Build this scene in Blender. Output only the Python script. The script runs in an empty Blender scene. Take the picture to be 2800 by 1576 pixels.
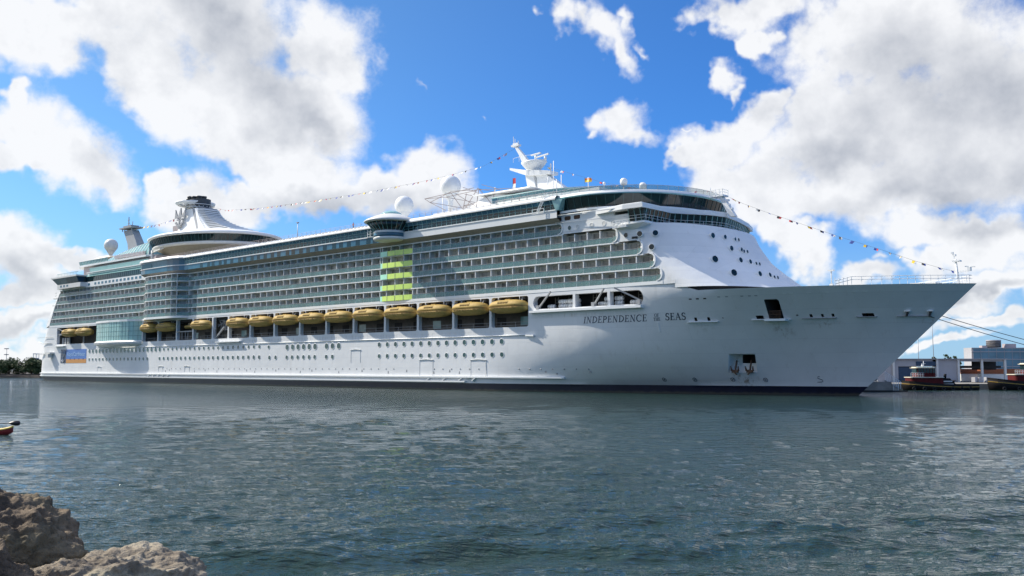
import bpy, bmesh, math, random
import numpy as np
from mathutils import Vector, Matrix, noise as mnoise

R = math.radians
SC = bpy.context.scene
COL = SC.collection

# ------------------------------------------------------------------ camera, sky, sun, exposure
CAM_H = 4.7
cam_d = bpy.data.cameras.new('camera')
cam_d.lens = 33.5; cam_d.sensor_width = 36; cam_d.clip_start = 0.1; cam_d.clip_end = 60000
cam = bpy.data.objects.new('camera', cam_d); COL.objects.link(cam)
cam.location = (0, 0, CAM_H); cam.rotation_euler = (R(90 + 4.783), 0, 0)
SC.camera = cam

SUN_AZ, SUN_EL = R(-65.5), R(40.5)          # azimuth from +Y towards +X
SC.view_settings.view_transform = 'Standard'; SC.view_settings.look = 'None'
SC.view_settings.gamma = 1; SC.view_settings.use_curve_mapping = False
SC.view_settings.exposure = 0.6
SC.cycles.max_bounces = 8; SC.cycles.transparent_max_bounces = 12
SC.cycles.use_denoising = True; SC.cycles.sample_clamp_indirect = 4; SC.cycles.caustics_reflective = False; SC.cycles.caustics_refractive = False

sun_d = bpy.data.lights.new('sun', 'SUN'); sun_d.energy = 4.2; sun_d.angle = R(0.53); sun_d.color = (1, .93, .82)
sun = bpy.data.objects.new('sun', sun_d); COL.objects.link(sun)
to_sun = Vector((math.sin(SUN_AZ)*math.cos(SUN_EL), math.cos(SUN_AZ)*math.cos(SUN_EL), math.sin(SUN_EL)))
sun.rotation_euler = to_sun.to_track_quat('Z', 'Y').to_euler(); sun.location = (-200, 0, 300)


class NT:
    """small helper around a node tree"""
    def __init__(s, tree): s.t = tree; s.n = tree.nodes; s.l = tree.links
    def node(s, typ, **kw):
        n = s.n.new(typ)
        for k, v in kw.items(): setattr(n, k, v)
        return n
    def link(s, a, b): s.l.new(a, b)
    def put(s, sock, v):
        if isinstance(v, bpy.types.NodeSocket): s.l.new(v, sock)
        else: sock.default_value = v
    def math(s, op, a, b=None, c=None, clamp=False):
        n = s.node('ShaderNodeMath', operation=op, use_clamp=clamp); s.put(n.inputs[0], a)
        if b is not None: s.put(n.inputs[1], b)
        if c is not None: s.put(n.inputs[2], c)
        return n.outputs[0]
    def vmath(s, op, a, b=None, scale=None):
        n = s.node('ShaderNodeVectorMath', operation=op); s.put(n.inputs[0], a)
        if b is not None: s.put(n.inputs[1], b)
        if scale is not None: s.put(n.inputs['Scale'], scale)
        return n.outputs['Value'] if op in ('LENGTH', 'DOT_PRODUCT', 'DISTANCE') else n.outputs[0]
    def smooth(s, v, a, b):
        n = s.node('ShaderNodeMapRange', interpolation_type='SMOOTHSTEP'); s.put(n.inputs[0], v)
        n.inputs[1].default_value = a; n.inputs[2].default_value = b
        return n.outputs[0]
    def lin(s, v, a, b, c=0, d=1):
        n = s.node('ShaderNodeMapRange'); s.put(n.inputs[0], v)
        for i, q in enumerate((a, b, c, d)): n.inputs[i+1].default_value = q
        return n.outputs[0]
    def mix(s, f, a, b, blend='MIX'):
        n = s.node('ShaderNodeMix', data_type='RGBA', blend_type=blend); s.put(n.inputs['Factor'], f)
        for i, v in ((6, a), (7, b)):
            if not isinstance(v, bpy.types.NodeSocket) and len(v) == 3: v = (*v, 1)
            s.put(n.inputs[i], v)
        return n.outputs[2]
    def noise(s, vec, scale, detail=4, rough=.55, dist=0, out=0, lac=2.0):
        n = s.node('ShaderNodeTexNoise'); s.put(n.inputs['Vector'], vec)
        n.inputs['Scale'].default_value = scale; n.inputs['Detail'].default_value = detail
        n.inputs['Roughness'].default_value = rough; n.inputs['Distortion'].default_value = dist
        n.inputs['Lacunarity'].default_value = lac
        return n.outputs[out]


def pix(x, y):
    """viewing direction of a photo pixel (2800 wide) as azimuth, elevation - used to lay the clouds on the sky"""
    f = 2605.6; p = R(4.783); a = (x-1400)/f; b = (788-y)/f
    v = Vector((a, math.cos(p)-b*math.sin(p), math.sin(p)+b*math.cos(p))).normalized()
    return math.atan2(v.x, v.y), math.asin(v.z)


def build_world():
    w = bpy.data.worlds.new('World'); SC.world = w; w.use_nodes = True
    t = NT(w.node_tree); t.n.clear()
    out = t.node('ShaderNodeOutputWorld'); bg = t.node('ShaderNodeBackground')
    t.link(bg.outputs[0], out.inputs[0]); bg.inputs[1].default_value = SKY_STRENGTH
    sky = t.node('ShaderNodeTexSky', sky_type='NISHITA', sun_disc=False)
    sky.sun_elevation = SUN_EL; sky.sun_rotation = SUN_AZ
    sky.air_density = .9; sky.dust_density = .1; sky.ozone_density = 5.0; sky.altitude = 0
    tc = t.node('ShaderNodeTexCoord'); d = tc.outputs['Generated']
    sep = t.node('ShaderNodeSeparateXYZ'); t.link(d, sep.inputs[0])
    az = t.math('ARCTAN2', sep.outputs[0], sep.outputs[1])
    el = t.math('ARCSINE', sep.outputs[2])
    cv = t.node('ShaderNodeCombineXYZ'); t.link(az, cv.inputs[0]); t.link(el, cv.inputs[1]); p = cv.outputs[0]
    # ragged edges: warp the position a little before measuring the distance to each cloud
    wv = t.noise(p, 9, 4, .6, out=1)
    wv = t.vmath('SUBTRACT', wv, (.5, .5, .5)); wv = t.vmath('MULTIPLY', wv, (.11, .085, 0)); pw = t.vmath('ADD', p, wv)
    wv2 = t.noise(p, 3.2, 2, .5, out=1)
    wv2 = t.vmath('SUBTRACT', wv2, (.5, .5, .5)); wv2 = t.vmath('MULTIPLY', wv2, (.10, .05, 0)); pw = t.vmath('ADD', pw, wv2)

    wv3 = t.noise(p, 34, 3, .6, out=1)
    wv3 = t.vmath('SUBTRACT', wv3, (.5, .5, .5)); wv3 = t.vmath('MULTIPLY', wv3, (.036, .03, 0)); pw = t.vmath('ADD', pw, wv3)

    def blobs(lst, k=.25):
        acc = None
        for (x, y, rx, ry, rot, *off) in lst:
            a, e = pix(x, y)
            v = t.vmath('SUBTRACT', pw, (a, e, 0)); ix, iy = 2606/rx, 2606/ry
            if rot == 0: ln = t.vmath('LENGTH', t.vmath('MULTIPLY', v, (ix, iy, 0)))
            else:
                c_, s_ = math.cos(R(-rot)), math.sin(R(-rot))
                u1 = t.vmath('DOT_PRODUCT', v, (c_*ix, s_*ix, 0)); u2 = t.vmath('DOT_PRODUCT', v, (-s_*iy, c_*iy, 0))
                ln = t.math('SQRT', t.math('MULTIPLY_ADD', u1, u1, t.math('MULTIPLY', u2, u2)))
            if off: ln = t.math('ADD', ln, off[0])
            if acc is None: acc = ln
            else:
                n = t.node('ShaderNodeMath', operation='SMOOTH_MIN'); t.link(acc, n.inputs[0]); t.link(ln, n.inputs[1]); n.inputs[2].default_value = k
                acc = n.outputs[0]
        return acc
    dist = blobs(CLOUDS)
    fb = t.noise(p, 18, 8, .60)
    fbl = t.noise(t.vmath('ADD', p, (-.02, .014, 0)), 20, 4, .55)        # the same field a step nearer to the sun
    # random cloud added out of view, thinned right and behind to darken the bow
    gen = t.noise(p, 2.6, 3, .5)
    absaz = t.math('ABSOLUTE', az)
    outside = t.math('MAXIMUM', t.smooth(absaz, .56, .75), t.smooth(el, .40, .55))
    gend = t.math('ADD', t.math('MULTIPLY_ADD', gen, -5.0, 3.3), t.math('MULTIPLY', t.smooth(t.vmath('DOT_PRODUCT', d, (.9, -.44, 0)), -.15, .45), t.math('MULTIPLY_ADD', t.smooth(el, .25, .7), -1.5, 1.5)))
    dist = t.math('MULTIPLY_ADD', t.math('SUBTRACT', gend, dist), outside, dist)
    dens = t.math('ADD', t.math('SUBTRACT', 1.0, dist), t.math('MULTIPLY', t.math('SUBTRACT', fb, .5), 1.35))
    cover = t.smooth(dens, -.16, .42)
    # shading: bright sunlit rims and puffs, grey where the cloud is deep
    deep = t.smooth(dens, .2, 1.3)
    gd = t.math('MULTIPLY_ADD', t.math('SUBTRACT', fb, .5), .7, t.math('SUBTRACT', 1.0, blobs(GREYS, .6)))
    grey = t.smooth(gd, -.75, 1.0)
    relief = t.math('MULTIPLY', t.math('SUBTRACT', fb, fbl), 1.1)
    lum = t.math('SUBTRACT', 1.0, t.math('MULTIPLY', deep, .16))
    lum = t.math('SUBTRACT', lum, t.math('MULTIPLY', grey, .56))
    lum = t.math('ADD', lum, relief, clamp=True)
    ccol = t.mix(lum, CLOUD_DARK, CLOUD_LIGHT)
    haze = t.math('SUBTRACT', 1.0, t.smooth(el, -.02, .20))
    near = t.smooth(t.vmath('DOT_PRODUCT', d, tuple(to_sun)), .30, .88)       # paler towards the sun, deeper blue away from it
    tint = t.mix(near, (.30, .62, .96), (.66, .84, .88))
    skt = t.mix(1.0, sky.outputs[0], tint, 'MULTIPLY')
    zen = t.math('MULTIPLY_ADD', t.smooth(el, .42, .9), 1.1, 1.0)  # sky above the view brightened to add light on the ship's front
    skt = t.vmath('SCALE', skt, scale=zen)
    skyb = t.mix(t.math('MULTIPLY', haze, .7), skt, HAZE_COL)
    col = t.mix(t.math('MULTIPLY', cover, .96), skyb, ccol)
    t.link(col, bg.inputs[0])
    w.cycles.sampling_method = 'MANUAL'; w.cycles.sample_map_resolution = 512


SKY_STRENGTH = .11
CLOUD_DARK, CLOUD_LIGHT, HAZE_COL = (2.3, 2.5, 2.9), (5.8, 5.85, 5.95), (2.6, 3.7, 5.0)
# clouds as (x, y, half width, half height, turn) where the photograph shows them
CLOUDS = [(60, 60, 170, 110, 10), (150, 130, 90, 60, 30), (260, 40, 180, 70, 0), (520, 60, 300, 150, 0), (430, 200, 230, 110, 35),
          (700, 300, 290, 150, 38), (880, 130, 150, 150, 30), (960, 210, 90, 90, 45), (840, 330, 170, 160, 0), (720, 410, 200, 70, 20), (820, 470, 190, 80, 15),
          (90, 250, 55, 35, 30), (170, 400, 190, 110, 20), (90, 350, 110, 60, 0), (290, 470, 110, 60, 20), (60, 440, 90, 40, 10),
          (560, 540, 130, 80, 10), (640, 590, 140, 60, 0), (480, 480, 60, 40, 20), (760, 560, 120, 50, 0),
          (1150, 480, 120, 90, 0), (1040, 530, 170, 70, -10), (940, 560, 190, 60, 0), (1240, 540, 70, 50, 20), (1305, 525, 40, 22, 0),
          (60, 690, 110, 95, 20), (20, 640, 80, 60, 0), (140, 760, 90, 60, 30), (180, 690, 150, 26, 0), (60, 860, 170, 40, 0), (40, 940, 170, 34, 0), (90, 790, 120, 30, 0),
          (1570, 55, 90, 62, 10, .3), (1650, 75, 135, 75, 20, .25), (1720, 130, 120, 60, 45, .4), (1735, 50, 50, 60, 0, .4), (1790, 110, 70, 40, 50, .7),
          (1700, 325, 130, 58, -14, .3), (1755, 345, 110, 55, 30, .45), (1635, 340, 70, 45, 20, .5), (1620, 365, 60, 26, -20, .6), (1145, 225, 70, 40, 40, .8), (1470, 55, 40, 40, 0, .85), (1300, 350, 60, 30, 10, .9), (1890, 345, 40, 26, 20, .8),
          (1985, 225, 55, 55, 0, .35), (2005, 260, 40, 40, 40, .5), (2010, 50, 90, 60, 20), (2060, 120, 60, 40, 30), (2050, 15, 120, 40, 0),
          (2450, 120, 330, 170, 10), (2330, 60, 180, 90, 0), (2700, 330, 320, 260, 0), (2350, 390, 330, 170, -12), (2080, 330, 90, 60, -20), (1980, 390, 150, 70, -8), (1860, 420, 60, 24, 0),
          (2060, 480, 200, 80, 10), (2180, 540, 230, 70, 0), (2480, 520, 330, 100, 0), (2250, 300, 120, 80, 0), (2110, 290, 60, 40, 20),
          (2130, 640, 70, 60, 30), (2190, 690, 80, 60, 20), (2240, 650, 80, 50, 0, .6), (2620, 640, 200, 50, 5), (2740, 700, 200, 70, 0), (2380, 750, 100, 36, 0), (2560, 720, 80, 50, 0),
          (2290, 775, 80, 24, 0), (2700, 810, 240, 40, 0), (2560, 860, 180, 26, 0), (2720, 900, 180, 24, 0), (2580, 945, 120, 14, 0), (2420, 700, 60, 30, 0, .7)]
GREYS = [(600, 70, 230, 120, 35), (760, 240, 130, 60, 30), (830, 350, 90, 50, 20), (2560, 260, 230, 170, 0), (2700, 480, 220, 80, 0), (2300, 440, 150, 50, 0),
         (2480, 560, 260, 40, 0), (900, 600, 160, 40, 0), (90, 730, 70, 60, 30), (1100, 570, 120, 40, 0), (2740, 640, 120, 30, 0), (70, 880, 120, 16, 0), (2700, 820, 160, 14, 0)]
build_world()

# ------------------------------------------------------------------ materials
MAT = {}
def material(name, base, rough=.5, metal=0., spec=.5, alpha=1., noise_amt=0., noise_scale=1., bump=0., bump_scale=4., coat=0., streak=0., vary=0.):
    m = bpy.data.materials.new(name); m.use_nodes = True; t = NT(m.node_tree)
    b = t.n['Principled BSDF']; b.inputs['Base Color'].default_value = (*base, 1)
    b.inputs['Roughness'].default_value = rough; b.inputs['Metallic'].default_value = metal
    b.inputs['Specular IOR Level'].default_value = spec; b.inputs['Alpha'].default_value = alpha
    b.inputs['Coat Weight'].default_value = coat
    tc = t.node('ShaderNodeTexCoord').outputs['Object']
    col = None
    if noise_amt:
        nz = t.noise(tc, noise_scale, 5, .6)
        v = t.lin(nz, .3, .7, 1-noise_amt, 1+noise_amt*.5)
        col = t.mix(1.0, base, v, 'MULTIPLY')
    if streak:                                              # rain and rust runs, stretched along the height
        mp = t.node('ShaderNodeMapping'); t.link(tc, mp.inputs[0]); mp.inputs[3].default_value = (1, 1, .07)
        sv = t.smooth(t.noise(mp.outputs[0], 1.1, 4, .65), .56, .78)
        col = t.mix(t.math('MULTIPLY', sv, streak), col if col else (*base, 1), (base[0]*.62, base[1]*.57, base[2]*.5))
    if vary:                                                # each copy a little lighter or darker
        rnd = t.node('ShaderNodeObjectInfo').outputs['Random']; col = t.mix(1.0, col if col else (*base, 1), t.lin(rnd, 0, 1, 1-vary, 1+vary*.6), 'MULTIPLY')
    if col: t.link(col, b.inputs['Base Color'])
    if bump:
        bn = t.node('ShaderNodeBump'); bn.inputs['Strength'].default_value = bump; bn.inputs['Distance'].default_value = .05
        t.link(t.noise(tc, bump_scale, 5, .6), bn.inputs['Height']); t.link(bn.outputs[0], b.inputs['Normal'])
    MAT[name] = m
    return m

def hull_paint(name, base):
    """white ship plating: faint weld seams, slight plate buckling, faint runs of dirt"""
    m = material(name, base, .42, spec=.3, noise_amt=.05, noise_scale=.25, streak=.22)
    t = NT(m.node_tree); b = t.n['Principled BSDF']
    tc = t.node('ShaderNodeTexCoord').outputs['Object']
    sp = t.node('ShaderNodeSeparateXYZ'); t.link(tc, sp.inputs[0]); cb = t.node('ShaderNodeCombineXYZ')
    t.link(sp.outputs[0], cb.inputs[0]); t.link(sp.outputs[2], cb.inputs[1])
    br = t.node('ShaderNodeTexBrick'); t.link(cb.outputs[0], br.inputs[0])
    br.inputs['Scale'].default_value = 1; br.inputs['Brick Width'].default_value = 9; br.inputs['Row Height'].default_value = 2.4
    br.inputs['Mortar Size'].default_value = .035; br.inputs['Mortar Smooth'].default_value = 1
    h = t.math('MULTIPLY_ADD', br.outputs['Fac'], -.5, t.math('MULTIPLY', t.noise(tc, .55, 3, .5), .7))
    src = b.inputs['Base Color'].links[0].from_socket
    br.inputs['Color1'].default_value = (1, 1, 1, 1); br.inputs['Color2'].default_value = (.93, .935, .94, 1); br.inputs['Mortar'].default_value = (.84, .85, .86, 1); br.inputs['Bias'].default_value = -.2
    col = t.mix(1.0, src, br.outputs['Color'], 'MULTIPLY')
    mp = t.node('ShaderNodeMapping'); t.link(tc, mp.inputs[0]); mp.inputs[3].default_value = (1, 1, .10)
    runs = t.smooth(t.noise(mp.outputs[0], 1.6, 5, .7), .46, .66); acc = None
    for (x, z, sx, sz, k) in ((289.8, 2.6, 2.4, 1.7, .75), (298.2, 11.0, 2.2, 2.0, .45), (305, 12.0, 3.0, .9, .4), (286.2, 11.7, 2.4, .9, .3), (320, 12.2, 3, .8, .35), (262, 14.7, 13, .5, .25), (150, 11.9, 110, .7, .25)):
        v = t.vmath('MULTIPLY', t.vmath('SUBTRACT', tc, (x, 0, z)), (1/sx, 0, 1/sz)); q = t.math('MULTIPLY', t.math('SUBTRACT', 1.0, t.vmath('LENGTH', v), clamp=True), k*2, clamp=True)
        acc = q if acc is None else t.math('MAXIMUM', acc, q)
    col = t.mix(t.math('MULTIPLY', t.math('MULTIPLY', acc, runs), .8), col, (.27, .20, .13))
    t.link(col, b.inputs['Base Color'])
    bn = t.node('ShaderNodeBump'); bn.inputs['Strength'].default_value = .3; bn.inputs['Distance'].default_value = .16
    t.link(h, bn.inputs['Height']); t.link(bn.outputs[0], b.inputs['Normal'])
    return m

hull_paint('hull_white', (.76, .77, .77))
material('white', (.80, .81, .80), .4, noise_amt=.04, noise_scale=.6)
material('off_white', (.66, .66, .63), .5, noise_amt=.07, noise_scale=.8)
material('navy', (.010, .012, .030), .3, noise_amt=.3, noise_scale=.5)
def scum_line():
    m = MAT['navy']; t = NT(m.node_tree); b = t.n['Principled BSDF']; tc = t.node('ShaderNodeTexCoord').outputs['Object']
    sp = t.node('ShaderNodeSeparateXYZ'); t.link(tc, sp.inputs[0]); old = b.inputs['Base Color'].links[0].from_socket
    mp = t.node('ShaderNodeMapping'); t.link(tc, mp.inputs[0]); mp.inputs[3].default_value = (1, 1, .3)
    w = t.math('MULTIPLY', t.noise(mp.outputs[0], .9, 5, .7), .9)
    f = t.smooth(t.math('SUBTRACT', w, sp.outputs[2]), -.05, .35)
    t.link(t.mix(t.math('MULTIPLY', f, .7), old, (.075, .07, .05)), b.inputs['Base Color'])
scum_line()
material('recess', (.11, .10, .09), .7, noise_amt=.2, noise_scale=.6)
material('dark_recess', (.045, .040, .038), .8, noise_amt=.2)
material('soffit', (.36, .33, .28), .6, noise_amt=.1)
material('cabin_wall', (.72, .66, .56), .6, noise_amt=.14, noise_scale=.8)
material('cabin_door', (.46, .43, .37), .25, noise_amt=.75, noise_scale=.31, vary=.5)
material('teal_glass', (.18, .34, .34), .08, alpha=.56, noise_amt=.32, noise_scale=.35)
material('pale_teal', (.30, .52, .50), .10, noise_amt=.15, noise_scale=.3)
material('dark_glass', (.010, .028, .030), .05, noise_amt=.6, noise_scale=.45)
material('blue_glass', (.060, .17, .25), .10, noise_amt=.35, noise_scale=.22)
material('port_glass', (.05, .11, .11), .08, noise_amt=.3)
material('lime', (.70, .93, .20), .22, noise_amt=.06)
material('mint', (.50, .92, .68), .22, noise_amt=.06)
material('boat_yellow', (.47, .32, .095), .68, spec=.3, noise_amt=.2, noise_scale=1.2)
material('boat_dark', (.22, .13, .03), .45, noise_amt=.14)
material('steel', (.36, .37, .38), .45, metal=.3, noise_amt=.12)
material('grey_paint', (.30, .31, .32), .5, noise_amt=.1)
material('pink_grey', (.42, .36, .36), .5, noise_amt=.1)
material('truss_brown', (.27, .22, .21), .5)
material('funnel_dark', (.06, .065, .07), .5, noise_amt=.2)
material('rust', (.10, .055, .035), .8, noise_amt=.4, noise_scale=3)
material('lettering', (.03, .045, .075), .4, noise_amt=.1)
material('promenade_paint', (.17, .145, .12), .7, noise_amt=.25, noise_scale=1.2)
material('louvre', (.38, .33, .24), .6, noise_amt=.1)
material('sign_blue', (.07, .19, .52), .4, noise_amt=.05)
material('sign_light', (.32, .52, .80), .4, noise_amt=.05)
material('sign_orange', (.60, .27, .06), .4, noise_amt=.06)
material('sign_navy', (.05, .07, .13), .4, noise_amt=.05)
material('rope', (.10, .10, .09), .8, noise_amt=.2)
material('light_rope', (.45, .45, .43), .7, noise_amt=.2)
for nm, c in dict(red=(.50, .03, .04), yellow=(.75, .52, .04), blue=(.04, .08, .32), white=(.75, .75, .72), black=(.02, .02, .025), orange=(.62, .20, .03)).items():
    material('flag_'+nm, c, .7, noise_amt=.1)

# ------------------------------------------------------------------ mesh helpers
class MB:
    """collects shapes that become one mesh"""
    def __init__(s): s.v = []; s.f = []; s.m = []; s.sm = []
    def add(s, verts, faces, mi=0, smooth=False):
        o = len(s.v); s.v += [tuple(v) for v in verts]
        for f in faces: s.f.append([o+i for i in f]); s.m.append(mi); s.sm.append(smooth)
    def quad(s, a, b, c, d, mi=0): s.add([a, b, c, d], [(0, 1, 2, 3)], mi)
    def box(s, x0, x1, y0, y1, z0, z1, mi=0):
        v = [(x, y, z) for x in (x0, x1) for y in (y0, y1) for z in (z0, z1)]
        s.add(v, [(0, 1, 3, 2), (4, 6, 7, 5), (0, 4, 5, 1), (2, 3, 7, 6), (0, 2, 6, 4), (1, 5, 7, 3)], mi)
    def hexa(s, p, mi=0):
        """eight corners: four below, four above, in the same order"""
        s.add(p, [(3, 2, 1, 0), (4, 5, 6, 7), (0, 1, 5, 4), (1, 2, 6, 5), (2, 3, 7, 6), (3, 0, 4, 7)], mi)
    def bar(s, a, b, w, h=None, mi=0, up=(0, 0, 1)):
        a, b = Vector(a), Vector(b); d = (b-a)
        if d.length < 1e-6: return
        d.normalize(); u = Vector(up)
        if abs(d.dot(u)) > .98: u = Vector((1, 0, 0))
        sx = d.cross(u).normalized()*(w/2); sy = sx.cross(d).normalized()*((h or w)/2)
        p = [a-sx-sy, a+sx-sy, a+sx+sy, a-sx+sy, b-sx-sy, b+sx-sy, b+sx+sy, b-sx+sy]
        s.hexa(p, mi)
    def tube(s, pts, r, n=6, mi=0, smooth=True, cap=True, r2=None):
        pts = [Vector(p) for p in pts]; rings = []; k = len(pts)
        for i, p in enumerate(pts):
            d = (pts[min(i+1, k-1)]-pts[max(i-1, 0)]).normalized()
            u = Vector((0, 0, 1)) if abs(d.z) < .95 else Vector((1, 0, 0))
            e1 = d.cross(u).normalized(); e2 = e1.cross(d)
            rr = r if r2 is None else r+(r2-r)*i/max(1, k-1)
            rings.append([p+e1*rr*math.cos(2*math.pi*j/n)+e2*rr*math.sin(2*math.pi*j/n) for j in range(n)])
        s.loft(rings, mi, smooth, True, cap, cap)
    def loft(s, rings, mi=0, smooth=False, closed=True, cap0=False, cap1=False, mfun=None):
        n = len(rings[0]); o = len(s.v)
        for r in rings: s.v += [tuple(p) for p in r]
        for i in range(len(rings)-1):
            for j in range(n if closed else n-1):
                a = o+i*n+j; b = o+i*n+(j+1) % n
                s.f.append([a, b, b+n, a+n]); s.m.append(mi if mfun is None else mfun(i, j)); s.sm.append(smooth)
        if cap0: s.f.append([o+j for j in range(n)][::-1]); s.m.append(mi if mfun is None else mfun(0, 0)); s.sm.append(False)
        if cap1: s.f.append([o+(len(rings)-1)*n+j for j in range(n)]); s.m.append(mi if mfun is None else mfun(len(rings)-2, 0)); s.sm.append(False)
    def lathe(s, prof, c=(0, 0, 0), n=24, sx=1., sy=1., mi=0, smooth=True, mfun=None, a0=0., a1=2*math.pi):
        full = abs(a1-a0-2*math.pi) < 1e-6; k = n if full else n+1
        rings = [[(c[0]+r*sx*math.cos(a0+(a1-a0)*j/n), c[1]+r*sy*math.sin(a0+(a1-a0)*j/n), c[2]+z) for j in range(k)] for r, z in prof]
        s.loft(rings, mi, smooth, full, full and prof[0][0] > 1e-3, full and prof[-1][0] > 1e-3, mfun)
    def prism(s, poly, h0, h1, fn, mi=0):
        """polygon of 2D points swept between two values; fn(u, v, h) gives the 3D point"""
        n = len(poly); a = [fn(u, v, h0) for u, v in poly]; b = [fn(u, v, h1) for u, v in poly]
        s.add(a+b, [tuple(range(n))[::-1], tuple(range(n, 2*n))]+[(i, (i+1) % n, n+(i+1) % n, n+i) for i in range(n)], mi)
    def sphere(s, c, r, n=16, m=10, mi=0, sz=1.):
        s.lathe([(max(1e-4, r*math.sin(math.pi*i/m)), -r*sz*math.cos(math.pi*i/m)) for i in range(m+1)], c, n, mi=mi)
    def build(s, name, mats, parent=None, fix=True):
        me = bpy.data.meshes.new(name); me.from_pydata(s.v, [], s.f)
        for m in ([mats] if isinstance(mats, str) else mats): me.materials.append(MAT[m])
        me.polygons.foreach_set('material_index', s.m); me.polygons.foreach_set('use_smooth', s.sm)
        if fix:
            bm = bmesh.new(); bm.from_mesh(me); bmesh.ops.recalc_face_normals(bm, faces=bm.faces); bm.to_mesh(me); bm.free()
        me.update()
        return put(name, me, parent)

def put(name, data, parent=None):
    o = bpy.data.objects.new(name, data); COL.objects.link(o)
    if parent is not None: o.parent = parent
    return o
def tag(o, label=None, cat=None, group=None, kind=None):
    if label: o['label'] = label
    if cat: o['category'] = cat
    if group: o['group'] = group
    if kind: o['kind'] = kind
    return o
def thing(name, label, cat, loc=(0, 0, 0), rz=0., group=None):
    o = put(name, None); o.empty_display_size = .5; o.location = loc; o.rotation_euler = (0, 0, rz)
    return tag(o, label, cat, group)
def copy_tree(o, parent=None):
    c = o.copy(); COL.objects.link(c)
    if parent is not None: c.parent = parent
    for ch in list(o.children): copy_tree(ch, c)
    return c
ORD = ['first', 'second', 'third', 'fourth', 'fifth', 'sixth', 'seventh', 'eighth', 'ninth', 'tenth', 'eleventh', 'twelfth']

# ------------------------------------------------------------------ the ship: frame of reference
# ship-local x runs from the stern to the bow, y to port, z up from the waterline
SHIP_ORIGIN = Vector((-165.2, 372.4, 0)); SHIP_RZ = math.atan2(-.6829, .7305)
SHIP_M = Matrix.Translation(SHIP_ORIGIN) @ Matrix.Rotation(SHIP_RZ, 4, 'Z')
BEAM = 19.3
def P(s, n, z): return (s, n-BEAM, z)          # n = metres inboard of the starboard side
def to_world(s, n, z): return SHIP_M @ Vector(P(s, n, z))

def lerp_tab(t,x):
    if x<=t[0][0]: return t[0][1]
    for (a,fa),(b,fb) in zip(t,t[1:]):
        if x<=b: return fa+(fb-fa)*(x-a)/(b-a)
    return t[-1][1]
HWT=[(0,1),(.08,.995),(.16,.965),(.234,.918),(.30,.855),(.378,.777),(.45,.70),(.521,.622),(.59,.55),(.651,.477),(.72,.39),(.781,.306),(.84,.226),(.898,.145),(.95,.072),(1,0)]
HDT=[(0,1),(.44,1),(.52,.993),(.56,.982),(.60,.960),(.64,.922),(.674,.880),(.71,.822),(.737,.772),(.775,.702),(.809,.625),(.845,.545),(.877,.462),(.912,.36),(.944,.25),(.975,.125),(1,0)]
def hull_half(s,z):
    """half breadth of the hull in metres"""
    zz=max(z,0); e=306.8+1.09*zz
    if s<8:
        k=max(0.,min(1.,(s+1)/9.)); b=19.3-2.6*(1-k)**2
    else: b=19.3
    if z<1.5: b-=.35*max(0,(1.5-z))*(.25 if s>20 else 1)
    if s<=230: return b
    u=min(1,(s-230)/(e-230))
    t=max(0,min(1,(z-1.5)/16.4))
    k=max(0,min(1,(s-262)/35))
    g=(1-k)*(1-(1-t)**3.4)+k*(.55*t+.45*t*t)
    return b*(lerp_tab(HWT,u)*(1-g)+lerp_tab(HDT,u)*g)
FS2=[(17,297.5),(18,296.6),(19.6,294.2),(22.3,290.5),(24.9,287.3),(28.5,284.6),(31,283.4),(34,282)]
def front_half(s,z):
    s2=lerp_tab(FS2,z);s1=s2-11-.0
    if s<=s1: return 19.3
    if s>=s2: return 0
    k=(s-s1)/11
    return 19.3*(1-k**2.1)**(1/2.1)

ship = thing('cruise_ship', 'huge white cruise ship with stacked glass balconies moored along the quay', 'cruise ship', SHIP_ORIGIN, SHIP_RZ)

# ---- hull: lofted solid, openings cut out of it
def stern_s(z):
    return lerp_tab([(-3, 5), (.2, 3), (1.2, -.6), (2.4, -.8), (3.0, 0), (9, .6), (15.6, 3.0), (18.1, 4.8), (20, 7)], z)
def hull_point(i, z):
    """column i of the hull loft at height z -> (s, half breadth)"""
    if i < 12:
        k = i/12; s = stern_s(z)*(1-k)**1.6+30*k**1.4
        kk = min(1, i/5.); return s, (hull_half(30, z) - 3.0*(1-kk)**2 - (1.2 if z < .5 else 0)*(1-kk))
    if i <= 32: s = 30+(i-12)*10; return s, hull_half(s, z)
    u = (i-32)/44; e = 306.8+1.09*max(z, 0); s = 230+u*(e-230)
    return s, (hull_half(s, z) if i < 76 else 0.0)
ROWS = [-3, -1, 0, 1.0, 1.5, 2.2, 3.2, 4.6, 6, 7.5, 9, 10.5, 12, 13.5, 15, 16.5, 17.95]
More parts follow.
